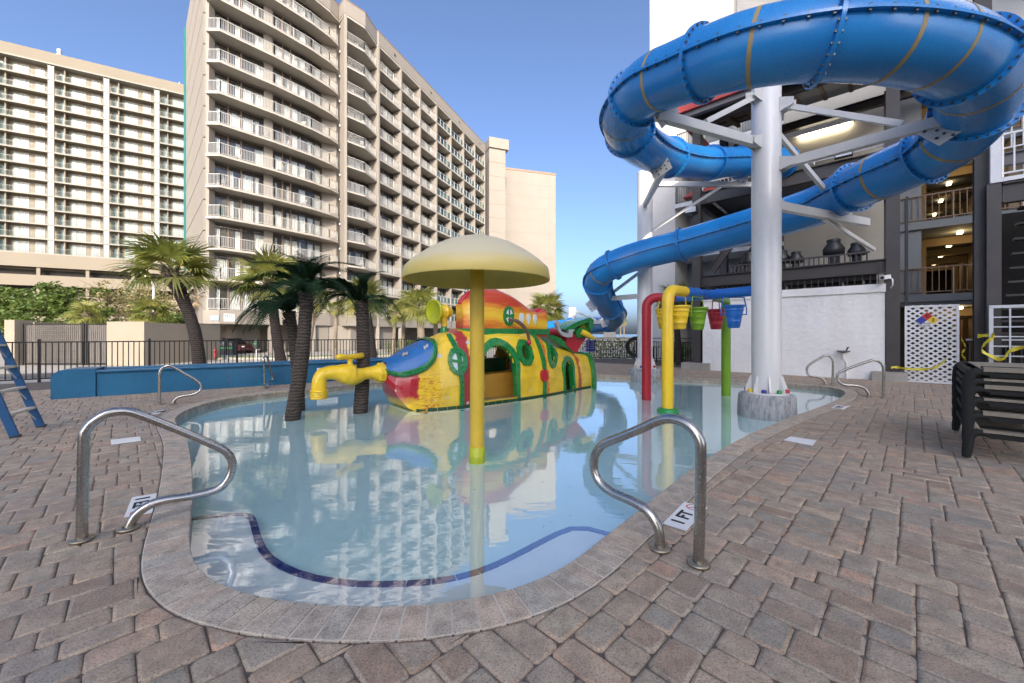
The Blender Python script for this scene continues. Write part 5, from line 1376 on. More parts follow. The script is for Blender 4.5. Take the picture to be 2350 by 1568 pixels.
# tap nose
tz = .60; yb = MB()
yb.tube(catmull([(-.70, LC, tz), (-.78, LC, tz), (-.86, LC, tz+.005), (-1.0, LC, tz+.01), (-1.12, LC, tz), (-1.3, LC, tz-.03), (-1.45, LC, tz+.02), (-1.6, LC, tz+.05), (-1.75, LC, tz+.06), (-1.86, LC, tz+.03), (-1.91, LC, tz-.06), (-1.92, LC, tz-.18), (-1.92, LC, tz-.26)], 5),
    [interp([(0, .17), (5, .175), (10, .17), (14, .125), (20, .115), (26, .185), (31, .19), (36, .14), (42, .12), (48, .122), (54, .125), (60, .122)], i) for i in range(61)], 22)
yb.build('tap_body', 'pole_yellow_b', sm)
nm_ = MB().lathe([(.19, 0), (.205, .015), (.205, .12), (.19, .135)], 8, Matrix.Translation((-.86, LC, tz)) @ Matrix.Rotation(PI/2, 4, 'Y'), smooth=False); nm_.build('tap_nut', 'pole_yellow_b', sm)
MB().lathe([(.125, 0), (.15, .0), (.15, -.03), (.135, -.035), (.15, -.045), (.15, -.07), (.135, -.075), (.15, -.085), (.15, -.11), (.135, -.115), (.148, -.125), (.145, -.155), (.11, -.16)][::-1], 24, Matrix.Translation((-1.92, LC, tz-.24))).build('tap_spout', 'pole_yellow_b', sm)
MB().lathe([(.12, .12), (.12, .17), (.10, .18), (.06, .19), (.045, .24), (.06, .30)], 20, Matrix.Translation((-1.38, LC, tz))).build('tap_stem', 'pole_yellow_b', sm)
MB().tube([(-1.65, LC-.12, tz+.35), (-1.62, LC-.11, tz+.352), (-1.5, LC-.05, tz+.345), (-1.38, LC, tz+.34), (-1.26, LC+.05, tz+.345), (-1.12, LC+.11, tz+.352), (-1.09, LC+.12, tz+.35)], [.02, .06, .052, .045, .052, .06, .02], 16).build('tap_handle', 'pole_yellow_b', sm)
# tail: horn with beak, wrench and stem
def c9(x, y, lat=.8): return sp((1480+x/3.92)/1.307, (860+y/3.92)/1.307, lat)
def slab_part(name, pts, lat, th, m): return MB().plate([c9(x, y, lat) for x, y in pts], V((0, th, 0))).build(name, m, sm)
MB().tube(catmull([c9(600, 545), c9(700, 530), c9(800, 570), c9(900, 640)], 6), [.05, .06, .07, .075, .08, .09, .10, .11, .12, .12, .12, .12, .12, .12, .13, .13, .13, .13, .13], 12).build('tail_stem', 'sub_red', sm)
slab_part('tail_fin', [(640, 590), (700, 570), (790, 600), (1000, 790), (960, 800), (850, 720)], .62, .36, 'sub_green')
slab_part('tail_horn', [(845, 560), (905, 545), (975, 560), (985, 500), (1010, 470), (1100, 590), (1030, 690), (980, 780), (930, 755), (860, 690)], .60, .40, 'sub_red')
slab_part('horn_rim', [(835, 500), (900, 455), (1000, 405), (1140, 362), (1180, 395), (1175, 480), (1150, 530), (1125, 470), (1120, 420), (1020, 455), (940, 505), (870, 530)], .52, .56, 'sub_green')
slab_part('horn_dish', [(985, 500), (1050, 450), (1122, 425), (1150, 440), (1140, 500), (1115, 560), (1060, 600)], .66, .30, 'pole_yellow_b')
slab_part('beak_socket', [(975, 540), (1010, 490), (1070, 475), (1105, 500), (1100, 560), (1060, 600), (1000, 600)], .50, .14, 'sub_green')
MB().tube([c9(1035, 530, .5), c9(1100, 560, .42), c9(1160, 595, .36), c9(1205, 610, .34)], [.085, .08, .055, .012], 12).build('beak', 'pole_yellow_b', sm)
slab_part('wrench', [(725, 425), (745, 402), (775, 410), (782, 440), (775, 470), (800, 520), (840, 545), (885, 550), (885, 520), (905, 500), (960, 505), (935, 535), (930, 590), (880, 600), (820, 580), (775, 530), (748, 465)], .5, .06, 'sub_grey')
# ============================================================ pool rails
def ray_plane(vx, vy, base, g):
    a = (vx-CX)/FV; k = (a*base.y-base.x)/(g.x-a*g.y); d = base.y+g.y*k
    return V((base.x+g.x*k, d, EYE-(vy-HZ)*d/FV))
def pool_rail(label, pts, g, r=.031, post2=True):
    base = gp(*pts[0]); g = V((g[0], g[1], 0)).normalized(); P = [ray_plane(x, y, base, g) for x, y in pts]
    P[0].z = 0.0; P[-1].z = 0.0
    o = thing('pool_handrail', label, 'handrail', base, group='stainless pool handrails')
    Q = resample(catmull(P, 10), .03); MB().tube(Q, r, 16).build('bent_pipe', 'stainless', o)
    for p in (P[0], P[-1]):
        MB().lathe([(.001, 0.003), (r*2.05, .003), (r*2.1, .016), (r*1.9, .022), (r*1.05, .024)], 24, Matrix.Translation((p.x, p.y, 0)), cap=False).build('floor_flange', 'flange_brass', o)
    return o
def cz(ox, oy, s): return lambda L: [((ox+x/s)/1.307, (oy+y/s)/1.307) for x, y in L]
pool_rail('large stainless handrail in front at the right of the pool', [(1603,1297)]+cz(1700, 1150, 2.413)([(965, 900), (970, 480), (955, 400), (905, 325), (835, 275), (740, 255), (650, 275), (560, 318), (400, 385), (270, 440), (215, 500), (194, 580), (205, 655), (245, 725), (330, 790), (470, 852), (575, 915), (645, 1010), (672, 1100)])+[(1514.5, 1262)], (-.70, .71))
pool_rail('large stainless handrail in front at the left of the pool', [(188, 1242)]+cz(0, 1150, 1.742)([(433, 560), (440, 290), (455, 240), (490, 200), (560, 158), (640, 145), (710, 157), (900, 230), (1100, 315), (1175, 352), (1208, 395), (1214, 440), (1190, 505), (1130, 555), (1000, 588), (850, 612), (770, 642), (705, 695)])+[(294, 1216)], (.72, .69), .03)
pool_rail('stainless handrail by the left side of the pool before the blue wall', [(366, 929), (366, 875), (368, 852), (378, 842), (394, 841), (425, 858), (452, 874), (461, 886), (458, 898), (440, 906), (415, 910), (402, 917), (397, 927)], (.86, .5), .027)
pool_rail('small stainless handrail seen end on before the blue wall', [(607, 892), (606, 850), (605, 826), (609, 818), (614, 822), (620, 845), (625, 864), (624, 874), (616, 877), (611, 892)], (.25, -.97), .025)
cr = cz(2300, 1050, 2.412)
pool_rail('stainless handrail at the far right corner by the white wall', cr([(475, 252), (478, 150), (478, 80), (458, 48), (430, 40), (400, 52), (310, 105), (290, 135), (292, 165), (312, 188), (360, 195), (400, 208), (422, 235), (425, 250)]), (-.80, .25), .027)
pool_rail('stainless handrail at the far right of the pool nearer the loungers', cr([(843, 345), (845, 220), (843, 135), (825, 92), (785, 75), (735, 82), (560, 145), (518, 168), (507, 195), (520, 230), (560, 252), (640, 258), (700, 275), (732, 310), (738, 338)]), (-.80, .35), .028)
# ============================================================ deck tiles
def deck_tile(corners, label, txt=None):
    P = [gp(*c) for c in corners]; c = sum(P, V((0,0,0)))/4
    o = thing('depth_marker', label, 'tile', (c.x, c.y, 0))
    MB().plate([V((p.x, p.y, .0035)) for p in P], (0, 0, .004)).build('tile_face', 'white_tile', o)
    if txt:
        r = (P[1]-P[0]).normalized(); u = (P[3]-P[0]); u = (u-r*u.dot(r)); h = u.length; w = (P[1]-P[0]).length; u.normalize()
        put_text(txt, h*.80, 'black_print', V((0,0,.0085))+c-r*w*.12, r, u, o, 1.05)
        cc = c+r*w*.36+V((0,0,.0082)); R = h*.34; mb = MB()
        ring = lambda rad: [cc+r*rad*math.cos(2*PI*k/24)+u*rad*math.sin(2*PI*k/24) for k in range(25)]
        mb.grid([ring(R), ring(R*.82)], False); mb.add([cc+(r*a+u*b)*R for a, b in ((-.62, .5), (-.5, .62), (.62, -.5), (.5, -.62))], [(0, 1, 2, 3)]); mb.build('no_diving_mark', 'red_print', o)
        mb = MB(); mb.add([cc+V((0,0,.0004))+(r*a+u*b)*R for a, b in ((-.4, -.35), (.35, -.1), (.35, .05), (-.4, -.2))], [(0, 1, 2, 3)]); mb.build('diver_mark', 'black_print', o)
    return o
c5 = cz(1700, 1150, 2.413)
T = c5([(865, 1072), (1020, 905), (850, 865), (695, 1020)]); deck_tile(T, 'white depth tile reading 1 FT at the foot of the right handrail', '1 FT')
c0 = cz(0, 1150, 1.742)
T = c0([(820, 578), (795, 680), (648, 704), (690, 600)]); deck_tile(T, 'white depth tile under the left handrail', '1 FT')
T = c0([(578, 298), (732, 280), (736, 303), (581, 322)]); deck_tile(T, 'plain white skimmer lid on the left deck')
T = c0([(800, 150), (860, 138), (835, 158), (780, 165)]); deck_tile(T, 'small white depth tile far left by the second handrail', '1 FT')
T = cr([(120, 655), (170, 630), (360, 658), (330, 694)]); deck_tile(T, 'plain white skimmer lid on the right deck')
T = cr([(555, 432), (605, 408), (505, 400), (468, 420)]); deck_tile(T, 'small white depth tile far right of the pool', '1 FT')
# ============================================================ blue trough wall
mat('trough_blue', (.010, .105, .21), .42, .15, 1.5, coat=.1, stain=((.02,.14,.27), 1.5, .5))
tr_ = thing('blue_trough', 'long low blue fibreglass trough wall along the left deck', 'trough', (-8, 9.7, 0))
Ta, Tb = gp(117, 917), gp(745, 876.5); TD = (Tb-Ta).normalized(); TN = V((-TD.y, TD.x, 0))
def trough_sec(s0, s1):
    mb = MB(); pr_ = [(0, 0), (-.01, .52), (-.055, .525), (-.065, .55), (-.05, .575), (.06, .58), (.075, .56), (.075, .12), (.62, .12), (.62, .56), (.63, .60), (.74, .60), (.74, .0)]
    rows = [[Ta+TD*s+TN*y+V((0,0,z)) for y, z in pr_] for s in (s0, s1)]
    mb.grid(rows, False, 0, False, False); n = len(pr_); mb.add(rows[0], [tuple(range(n))]); mb.add(rows[1], [tuple(range(n-1, -1, -1))]); return mb
blk = MB(); bp = [(0, 0), (0, .44), (.04, .54), (.12, .60), (.24, .615), (.66, .615), (.66, 0)]
blk.plate([Ta+TD*s-TN*.03+V((0,0,z)) for s, z in bp], TN*.85); blk.build('end_block', 'trough_blue', tr_)
LT = (Tb-Ta).length+2.2; s = .665; k = 0
while s < LT: e = min(s+2.35, LT); trough_sec(s+.006, e).build('wall_section', 'trough_blue', tr_); s = e
p = Ta+TD*5.05-TN*.075
sg = thing('notice_plate', 'white notice plate fixed on the blue trough wall', 'sign', p+V((0,0,.3)))
MB().obox(p+V((0,0,.24)), TD*.55, TN*.012, (0, 0, .17)).build('plate', 'white_tile', sg)
put_text('PLEASE DO NOT SIT', .05, 'sign_blue', p+TD*.275-TN*.001+V((0,0,.365)), TD, (0,0,1), sg); put_text('OR STAND ON WALL', .05, 'sign_blue', p+TD*.275-TN*.001+V((0,0,.29)), TD, (0,0,1), sg)
# ============================================================ stepladder
mat('ladder_blue', (.010, .075, .19), .4, .1, 2); mat('ladder_step', (.62, .55, .42), .5, .08, 3); mat('alu', (.62, .63, .64), .3, .05, 4, metal=.7)
ld = thing('step_ladder', 'blue fibreglass stepladder with pale steps cut by the left edge', 'ladder', (-6.7, 5.5, 0))
F1, F2 = gp(46, 1003), gp(104, 980); SDv = (F2-F1).normalized(); UPv = V((SDv.y, -SDv.x, 0))
if UPv.x > 0: UPv = -UPv
LEAN, LHT = .30, 2.45
def lr(f, z, side): return F1+(F2-F1)*f+UPv*(LEAN*z)+V((0,0,z))-(0 if side is None else 1)*V((0,0,0))
def narrow(f, z): return .5+(f-.5)*(1-.16*z/LHT)
for f in (0, 1):
    a, b = lr(f, 0, 0), lr(narrow(f, LHT), LHT, 0); tdir = (b-a).normalized(); w = UPv-tdir*UPv.dot(tdir); w.normalize()
    mb = MB(); mb.obox(a-SDv*.012, SDv*.024, w*.085, b-a); mb.obox(a-SDv*.03+(SDv*.012 if f == 0 else SDv*.012), SDv*.036, w*.008, b-a); mb.build('side_rail', 'ladder_blue', ld)
    MB().obox(a-SDv*.02-w*.005+V((0,0,.0)), SDv*.04, w*.1, V((0,0,.035))).build('rubber_foot', 'black_plastic', ld)
    a2 = lr(f, 0, 0)+UPv*1.25; b2 = lr(narrow(f, LHT), LHT, 0)+UPv*.14; MB().bar(a2, b2, .025, .06).build('rear_leg', 'ladder_blue', ld)
for k in range(1, 8):
    z = k*.305-.02; a, b = lr(narrow(0, z), z, 0), lr(narrow(1, z), z, 0)
    MB().obox(a+UPv*.0+SDv*.015, (b-a)-SDv*.03, UPv*.085, V((0,0,.028))).build('step', 'ladder_step', ld)
    for f, q in ((0, a), (1, b)):
        s_ = 1 if f == 0 else -1; MB().bar(q+SDv*s_*.17+UPv*.04, q+SDv*s_*.02+UPv*.0-V((0,0,.16)), .018, .006).build('step_brace', 'alu', ld)
MB().obox(lr(narrow(0, LHT), LHT, 0)-SDv*.03, (F2-F1)*.84+SDv*.06, UPv*.2, V((0,0,.05))).build('top_cap', 'ladder_blue', ld)
# ============================================================ stacked loungers
mat('lounger_plastic', (.024, .024, .022), .8, .12, 4, spec=.2); mat('sling', (.25, .215, .16), .8, .08, 30, bump=.3, bscale=200); mat('towel_red', (.42, .03, .04), .9)
LO = gp(2221, 1053); LQ = V((.716, .698, 0)).normalized(); LU = V((LQ.y, -LQ.x, 0)); LLen, LWid = 1.72, .70
def lounger(k, z, label):
    o = thing('sun_lounger', label, 'sun lounger', LO+V((0,0,z)), math.atan2(LU.y, LU.x), 'stacked pool loungers', world=False)
    X, Y = V((1,0,0)), V((0,1,0)); j = rnd.uniform(-.012, .012)
    for sx_ in (0, 1):
        x0 = sx_*LWid; f_ = 1 if sx_ == 0 else -1
        MB().bar((x0+f_*.02, .03, .292), (x0+f_*.02, LLen-.03, .292), .05, .06).build('side_rail', 'lounger_plastic', o)
        for sy in (0, 1):
            y0 = sy*LLen; sg_ = 1 if sy == 0 else -1
            MB().tube(catmull([(x0-f_*.012, y0, .018), (x0, y0, .15), (x0+f_*.012, y0, .25), (x0+f_*.05, y0+sg_*.004, .298), (x0+f_*.115, y0+sg_*.006, .300), (x0+f_*.16, y0+sg_*.008, .283)], 3), [.034, .040, .043, .045, .046, .046, .046, .045, .044, .042, .040, .036, .034, .031, .030, .028], 10).build('leg', 'lounger_plastic', o)
    for sy in (0, 1): MB().bar((.15, sy*LLen+(.008 if sy == 0 else -.008), .278), (LWid-.15, sy*LLen+(.008 if sy == 0 else -.008), .278), .045, .05).build('end_bar', 'lounger_plastic', o)
    mb = MB(); mb.obox((.10+j, .09, .325), (LWid-.2, 0, 0), (0, LLen-.14, 0), (0, 0, .012)); mb.obox((.11+j, -.028, .312), (LWid-.22, 0, 0), (0, .10, 0), (0, 0, .045 if k in (1, 3, 5) else .026)); mb.build('sling', 'sling', o)
    MB().bar((.1, .12, .352), (LWid-.1, .12, .352), .04, .02).build('back_frame', 'lounger_plastic', o)
names = ['lowest brown sling lounger standing on the deck in the stack', 'second lowest lounger in the stack at the right edge', 'third lounger up in the stack at the right edge', 'fourth lounger up in the stack at the right edge', 'second highest lounger in the stack with red cloth on it', 'topmost lounger of the stack at the right edge']
for k in range(6): lounger(k, (0, .185, .345, .47, .555, .655)[k], names[k])
ct = LO+LU*.3+LQ*.25; tw_ = MB().box((ct.x, ct.y, (.555+.372)), (.45, .3, .012), math.atan2(LU.y, LU.x)).build('red_cloth', 'towel_red'); tag(tw_, 'flat red cloth lying on the second highest lounger', 'cloth')
# ============================================================ fences
mat('fence_black', (.010, .009, .009), .4, .2, 3)
def fence(label, a, b, h=1.17, n=None, gap=.122, m='fence_black', z0=0.0, double=False):
    a, b = V((a[0], a[1], z0)), V((b[0], b[1], z0)); L = (b-a).length; t_ = (b-a)/L; nn = V((-t_.y, t_.x, 0)); n = n or max(1, round(L/2.4))
    o = thing('pool_fence', label, 'fence', (a+b)/2)
    for j in range(n+1): q = a.lerp(b, j/n); MB().box((q.x, q.y, z0+(h+.06)/2), (.06, .06, h+.06), math.atan2(t_.y, t_.x)).build('post', m, o)
    S = L/n; mb = MB(); kk = round(S/gap); p0, p1 = t_*.03, t_*(S-.03)
    for z in ((.10, h-.03) if not double else (.10, h-.22, h-.03)): mb.bar(p0+V((0,0,z)), p1+V((0,0,z)), .03, .035)
    for j in range(1, kk): q = t_*(S*j/kk); mb.obox(q-t_*.012-nn*.012+V((0,0,.1)), t_*.024, nn*.024, (0, 0, h-.13-(.19 if double else 0)))
    me = mb.mesh('picket_panel', m)
    for j in range(n): link('picket_panel', me, o, a+t_*(S*j))
    return o
fence('black picket fence behind the blue trough wall and the palms', (-20.6, 5.35), (-4.5, 18.55))
fence('black picket fence behind the submarine bow', (-4.4, 18.6), (1.7, 21.9))
fence('black railing fence across the far end of the deck behind the slide column', (1.9, 21.9), (6.6, 21.3), 1.19, double=True)
fence('black railing fence between the red post and the brown steel column', (6.7, 21.2), (9.3, 18.6), 1.19, double=True)
# ============================================================ palms
def leaf_mat(name, stops, isl=.35, tl=.35, rough=.5):
    t = NT(name); oi = t.n('ObjectInfo'); g_ = t.n('NewGeometry')
    r = t.math('FRACT', t.math('ADD', t.math('MULTIPLY', oi.outputs['Random'], 1-isl), t.math('MULTIPLY', g_.outputs['Random Per Island'], isl)))
    c = t.ramp(r, stops); t.set(Base_Color=c, Roughness=rough)
    tr = t.n('BsdfTranslucent'); t.l(t.mix(.5, c, (.30, .32, .05)), tr.inputs[0]); mx = t.n('MixShader'); mx.inputs[0].default_value = tl
    t.l(t.b.outputs[0], mx.inputs[1]); t.l(tr.outputs[0], mx.inputs[2]); t.l(mx.outputs[0], t.out.inputs[0])
leaf_mat('palm_leaf', [(0, (.15, .19, .04)), (.4, (.21, .24, .055)), (.75, (.30, .29, .08)), (1, (.40, .36, .13))])
mat('palm_dead', (.36, .27, .16), .9, .25, 8)
mat('palm_petiole', (.20, .22, .06), .6, .2, 5)
def trunk_material(name, a, b):
    t = NT(name); co = t.coord(); w = t.n('TexWave', bands_direction='Z'); w.inputs['Scale'].default_value = 5.5; w.inputs['Distortion'].default_value = 5; w.inputs['Detail'].default_value = 3; w.inputs['Detail Scale'].default_value = 2; t.l(co, w.inputs[0])
    n = t.noise(co, 14, 5, .7); f = t.math('ADD', t.math('MULTIPLY', w.outputs[1], .5), t.math('MULTIPLY', n, .5)); t.set(Base_Color=t.ramp(f, [(.3, a), (.7, b)]), Roughness=.95); t.bump(f, .5, .02)
trunk_material('palm_trunk', (.12, .095, .07), (.30, .25, .19)); trunk_material('palm_trunk_dark', (.028, .022, .018), (.085, .066, .052))
mat('boot_dark', (.13, .105, .08), .95, .3, 6, bump=.6, bscale=40); mat('boot', (.24, .19, .13), .95, .3, 6, bump=.6, bscale=40); mat('sago_leaf', (.012, .032, .012), .7, .3, 3, spec=.15)
def fan_mesh(seed, R=.62, Lp=.55, nb=26, dead=False):
    r = random.Random(seed); mb = MB(); droop = r.uniform(.25, .6)
    pts = [V((Lp*k/5, 0, -.10*(k/5)**2)) for k in range(6)]; mb.tube(pts, [.02, .017, .014, .012, .011, .010], 5, True, False, False, 1)
    c = pts[-1]
    for j in range(nb):
        a = math.radians(-118+236*j/(nb-1))+r.uniform(-.04, .04); L = R*(1-.22*(abs(a)/2.06)**2)*r.uniform(.85, 1.08); d = V((math.cos(a), math.sin(a), 0)); fold = abs(math.sin(a))*.30
        w = .023*R/.62; P = []
        for k in range(5):
            f = k/4; p = c+d*(L*f)+V((0, 0, fold*L*f-droop*L*f*f*(.5+.9*f)*(1.6 if dead else 1)))+V((r.uniform(-.02,.02), r.uniform(-.02,.02), 0))*f; s = V((-d.y, d.x, 0))*(w*(.35+1.6*f*(1-f)+(.3 if k < 3 else 0)) if k < 4 else .003); P.append((p-s, p+s+V((0,0,-.012*(1-f)))))
        mb.grid([[a_ for a_, b_ in P], [b_ for a_, b_ in P]], False)
    return mb.mesh('frond', ['palm_dead' if dead else 'palm_leaf', 'palm_petiole'])
FANS = [fan_mesh(k) for k in range(4)]; FAND = [fan_mesh(9, dead=True)]
def sabal(label, base, top, r0, r1, crown, n=30, seed=1, bend=.0, boots=.8, dead=False, dark=False, lo=-50):
    base, top = V(base), V(top); o = thing('sabal_palm', label, 'palm', base, group='fan palms'); r = random.Random(seed)
    mid = base.lerp(top, .5)+V((bend, 0, 0)); P = catmull([base, mid, top], 10)
    MB().tube(P, [r0+(r1-r0)*min(1, k/14)+.01*r.uniform(-1, 1) for k in range(len(P))], 14).build('trunk', 'palm_trunk_dark' if dark else 'palm_trunk', o)
    if boots:
        L = (top-base).length; nb = int(boots/.09); bm_ = []
        for k in range(nb):
            f = 1-(k*.09)/L; i = min(len(P)-1, max(0, int(f*(len(P)-1)))); p = P[i]
            for j in range(4):
                a = k*.8+j*PI/2+r.uniform(-.2, .2); d = V((math.cos(a), math.sin(a), 0)); s = V((-d.y, d.x, 0)); q = p+d*r1*.8; L_ = r.uniform(.8, 1.5)
                m1 = MB(); m1.plate([q-s*.055, q+s*.055, q+s*.022+d*.15*L_+V((0,0,.17*L_)), q-s*.022+d*.15*L_+V((0,0,.17*L_))], d*.03+V((0,0,-.01))); m1.build('leaf_boot', 'boot' if not dark else 'boot_dark', o)
    for k in range(n):
        az = k*2.399+r.uniform(-.3, .3); el = math.radians(82-(82-lo)*((k+.5)/n)**.85+r.uniform(-8, 8)); s = crown/1.15*r.uniform(.88, 1.08)
        fo = bpy.data.objects.new('frond', (FAND if dead or (lo < -55 and k > n-4) else FANS)[k % (1 if dead or (lo < -55 and k > n-4) else 4)]); COL.objects.link(fo); fo.parent = o
        fo.matrix_parent_inverse = Matrix.Translation(base).inverted()
        fo.matrix_basis = Matrix.Translation(top+V((0,0,-.03*r.random()))) @ Matrix.Rotation(az, 4, 'Z') @ Matrix.Rotation(-el, 4, 'Y') @ Matrix.Rotation(r.uniform(-.5, .5), 4, 'X') @ Matrix.Scale(s, 4)
    return o
def zat(vy, d): return EYE-(vy-HZ)*d/FV
def gpalm(label, vb, vt, vy_t, d, z0, r0, r1, crown, **k):
    a, b = gx(vb, d, z0), gx(vt, d, zat(vy_t, d)); return sabal(label, a, b, r0, r1, crown, **k)
gpalm('leaning fan palm with thick dark trunk in front of the dumpster enclosure', 462, 392, 625, 11.2, -.05, .155, .15, 1.28, n=22, seed=2, bend=.22, boots=.85, dark=True, lo=-14)
gpalm('fan palm with curved trunk behind the pair of dark pool palms', 652, 622, 652, 12.6, -.05, .165, .14, 1.28, n=24, seed=5, bend=-.05, boots=.6, dark=True, lo=-22)
gpalm('fan palm with grey trunk behind the tap handle', 856, 838, 690, 14.2, -.05, .24, .17, 1.05, n=30, seed=8, boots=.6, dark=True, lo=-30)
gpalm('shaggy dead fan palm leaning at the hotel corner', 462, 436, 688, 26, STREET, .20, .15, .85, n=16, seed=11, boots=.2, dead=True, lo=-75)
gpalm('slender sunlit fan palm left of the hotel side wall beside another', 900, 908, 722, 31, STREET, .17, .13, 1.05, n=24, seed=13, boots=.5, lo=-40)
gpalm('slender sunlit fan palm right of its twin before the hotel', 922, 930, 705, 33, STREET, .17, .13, 1.15, n=24, seed=14, boots=.5, lo=-40)
gpalm('stout sunlit fan palm with bright leaf boots before the hotel', 970, 962, 700, 29.5, STREET, .30, .26, 1.75, n=34, seed=17, boots=1.2, lo=-40)
gpalm('short sunlit fan palm just left of the periscope lamp', 1000, 1000, 722, 33, STREET, .22, .18, 1.05, n=24, seed=19, boots=.9, lo=-55)
gpalm('sunlit fan palm right of the submarine tower', 1262, 1256, 712, 27, STREET, .24, .20, 1.55, n=34, seed=23, boots=.7, lo=-40)
gpalm('fan palm by the white resort wall behind the yellow elbow pipe', 1560, 1548, 688, 17.6, 0, .15, .13, 1.0, n=32, seed=29, boots=.4, dark=True, lo=-60)
gpalm('small bushy fan palm in front of the trees left of the enclosure gate', 205, 203, 722, 26, STREET, .20, .17, 1.25, n=28, seed=31, boots=.7, lo=-45)
gpalm('fan palm with shaggy trunk beside the tan enclosure wall', 349, 345, 718, 25.5, STREET, .28, .24, 1.35, n=30, seed=37, boots=1.0, lo=-45)
gpalm('tan palm trunk by the hotel fascia behind the tap', 768, 772, 708, 30, STREET, .16, .13, .9, n=18, seed=41, boots=.4, lo=-40)
gpalm('fan palm with swollen shaggy head behind the dark pool palm', 700, 722, 690, 24, STREET, .20, .20, 1.2, n=24, seed=43, boots=1.4, lo=-40)
for k, (vx, d) in enumerate(((1406, 95), (1424, 104), (1432, 99))):
    gpalm(('tall thin far palm near the beach, left of three', 'tall thin far palm near the beach, middle of three', 'tall thin far palm near the beach, right of three')[k], vx, vx, 742-k*3, d, STREET, .16, .13, 1.3, n=16, seed=50+k, boots=0, lo=-60)
# ------------------------------------------------------------ dark artificial palms standing in the pool
def sago_mesh(seed, L=.95):
    r = random.Random(seed); mb = MB(); N = 44; pts = [V((L*k/10, 0, .26*math.sin(PI*k/10*.8)*L-.42*L*(k/10)**2.4)) for k in range(11)]
    mb.tube(pts, [.014-.010*k/10 for k in range(11)], 5, True, False, False)
    for k in range(2, N+1):
        f = k/N; i = min(9, int(f*10)); p = pts[i].lerp(pts[i+1], f*10-i) if i < 10 else pts[10]; tdir = (pts[i+1]-pts[i]).normalized()
        ln = .21*math.sin(PI*min(1, f*.92+.06))**.6*r.uniform(.9, 1.1)
        for sg_ in (-1, 1):
            d = (V((0, sg_, 0))*.86+tdir*.62+V((0, 0, .22))).normalized(); s = tdir*.009; q = p+d*ln+V((0, 0, -.05*f-.02))
            mb.add([p-s, p+s, p+d*ln*.6+s*.8, q, p+d*ln*.6-s*.8], [(0, 1, 2, 3, 4)])
    return mb.mesh('frond', 'sago_leaf')
SAG = [sago_mesh(k) for k in range(3)]
def pool_palm(label, base, top, r0, r1, fr_list, seed, skirt=True):
    base, top = V(base), V(top); o = thing('artificial_palm', label, 'palm', base, group='dark palms in the pool'); r = random.Random(seed); N = 60; pts, rad = [], []
    for k in range(N+1):
        f = k/N; p = base.lerp(top, f)+V((.05*math.sin(f*PI), 0, 0)); pts.append(p); rad.append((r0+(r1-r0)*f)*(1+.035*((k % 3) == 0)))
    MB().tube(pts, rad, 18, True, False, False).build('trunk', 'palm_trunk_dark', o)
    if skirt:
        for k in range(26):
            a = k*2.4; d = V((math.cos(a), math.sin(a), 0)); q = top+d*r1*.75+V((0,0,-.34+.012*k)); s = V((-d.y, d.x, 0))
            MB().plate([q-s*.03, q+s*.03, q+s*.02+d*.045+V((0,0,.07)), q-s*.02+d*.045+V((0,0,.07))], d*.02).build('leaf_base', 'palm_trunk_dark', o)
    for k, (az, el, s) in enumerate(fr_list):
        fo = bpy.data.objects.new('frond', SAG[k % 3]); COL.objects.link(fo); fo.parent = o; fo.matrix_parent_inverse = Matrix.Translation(base).inverted()
        fo.matrix_basis = Matrix.Translation(top-V((0,0,.02))) @ Matrix.Rotation(math.radians(az), 4, 'Z') @ Matrix.Rotation(-math.radians(el), 4, 'Y') @ Matrix.Rotation(r.uniform(-.3, .3), 4, 'X') @ Matrix.Scale(s, 4)
    return o
rr_ = random.Random(4)
def fl(n, lo, hi, az0=0, az1=360, s=1.0): return [(az0+(az1-az0)*(k+rr_.random()*.6)/n, lo+(hi-lo)*rr_.random(), s*rr_.uniform(.9, 1.1)) for k in range(n)]
b1 = gp(660, 957, -.12); pool_palm('taller dark artificial palm in the pool with a full crown', (b1.x, b1.y+.1, -.33), gx(704, b1.y+.15, zat(672, b1.y+.15)), .135, .105, fl(12, -5, 25, s=1.0)+fl(9, 30, 62, s=1.0)+fl(4, 68, 84, s=.9), 1)
b2 = gp(648, 945, -.12); pool_palm('shorter dark artificial palm tucked behind its taller twin', (b2.x+.05, b2.y+.5, -.33), gx(664, b2.y+.55, zat(715, b2.y+.55)), .12, .10, fl(14, -12, 25, 90, 300, s=1.05)+fl(4, 30, 60), 2)
b3 = gp(821, 941, -.12); pool_palm('dark artificial palm behind the tap with fronds drooping left', (b3.x, b3.y+.1, -.33), gx(830, b3.y+.12, zat(692, b3.y+.12)), .14, .115, fl(13, -5, 28, 140, 225, s=1.1)+fl(5, 55, 82, s=.8)+fl(3, -25, 0, -60, 20, s=.8), 3)
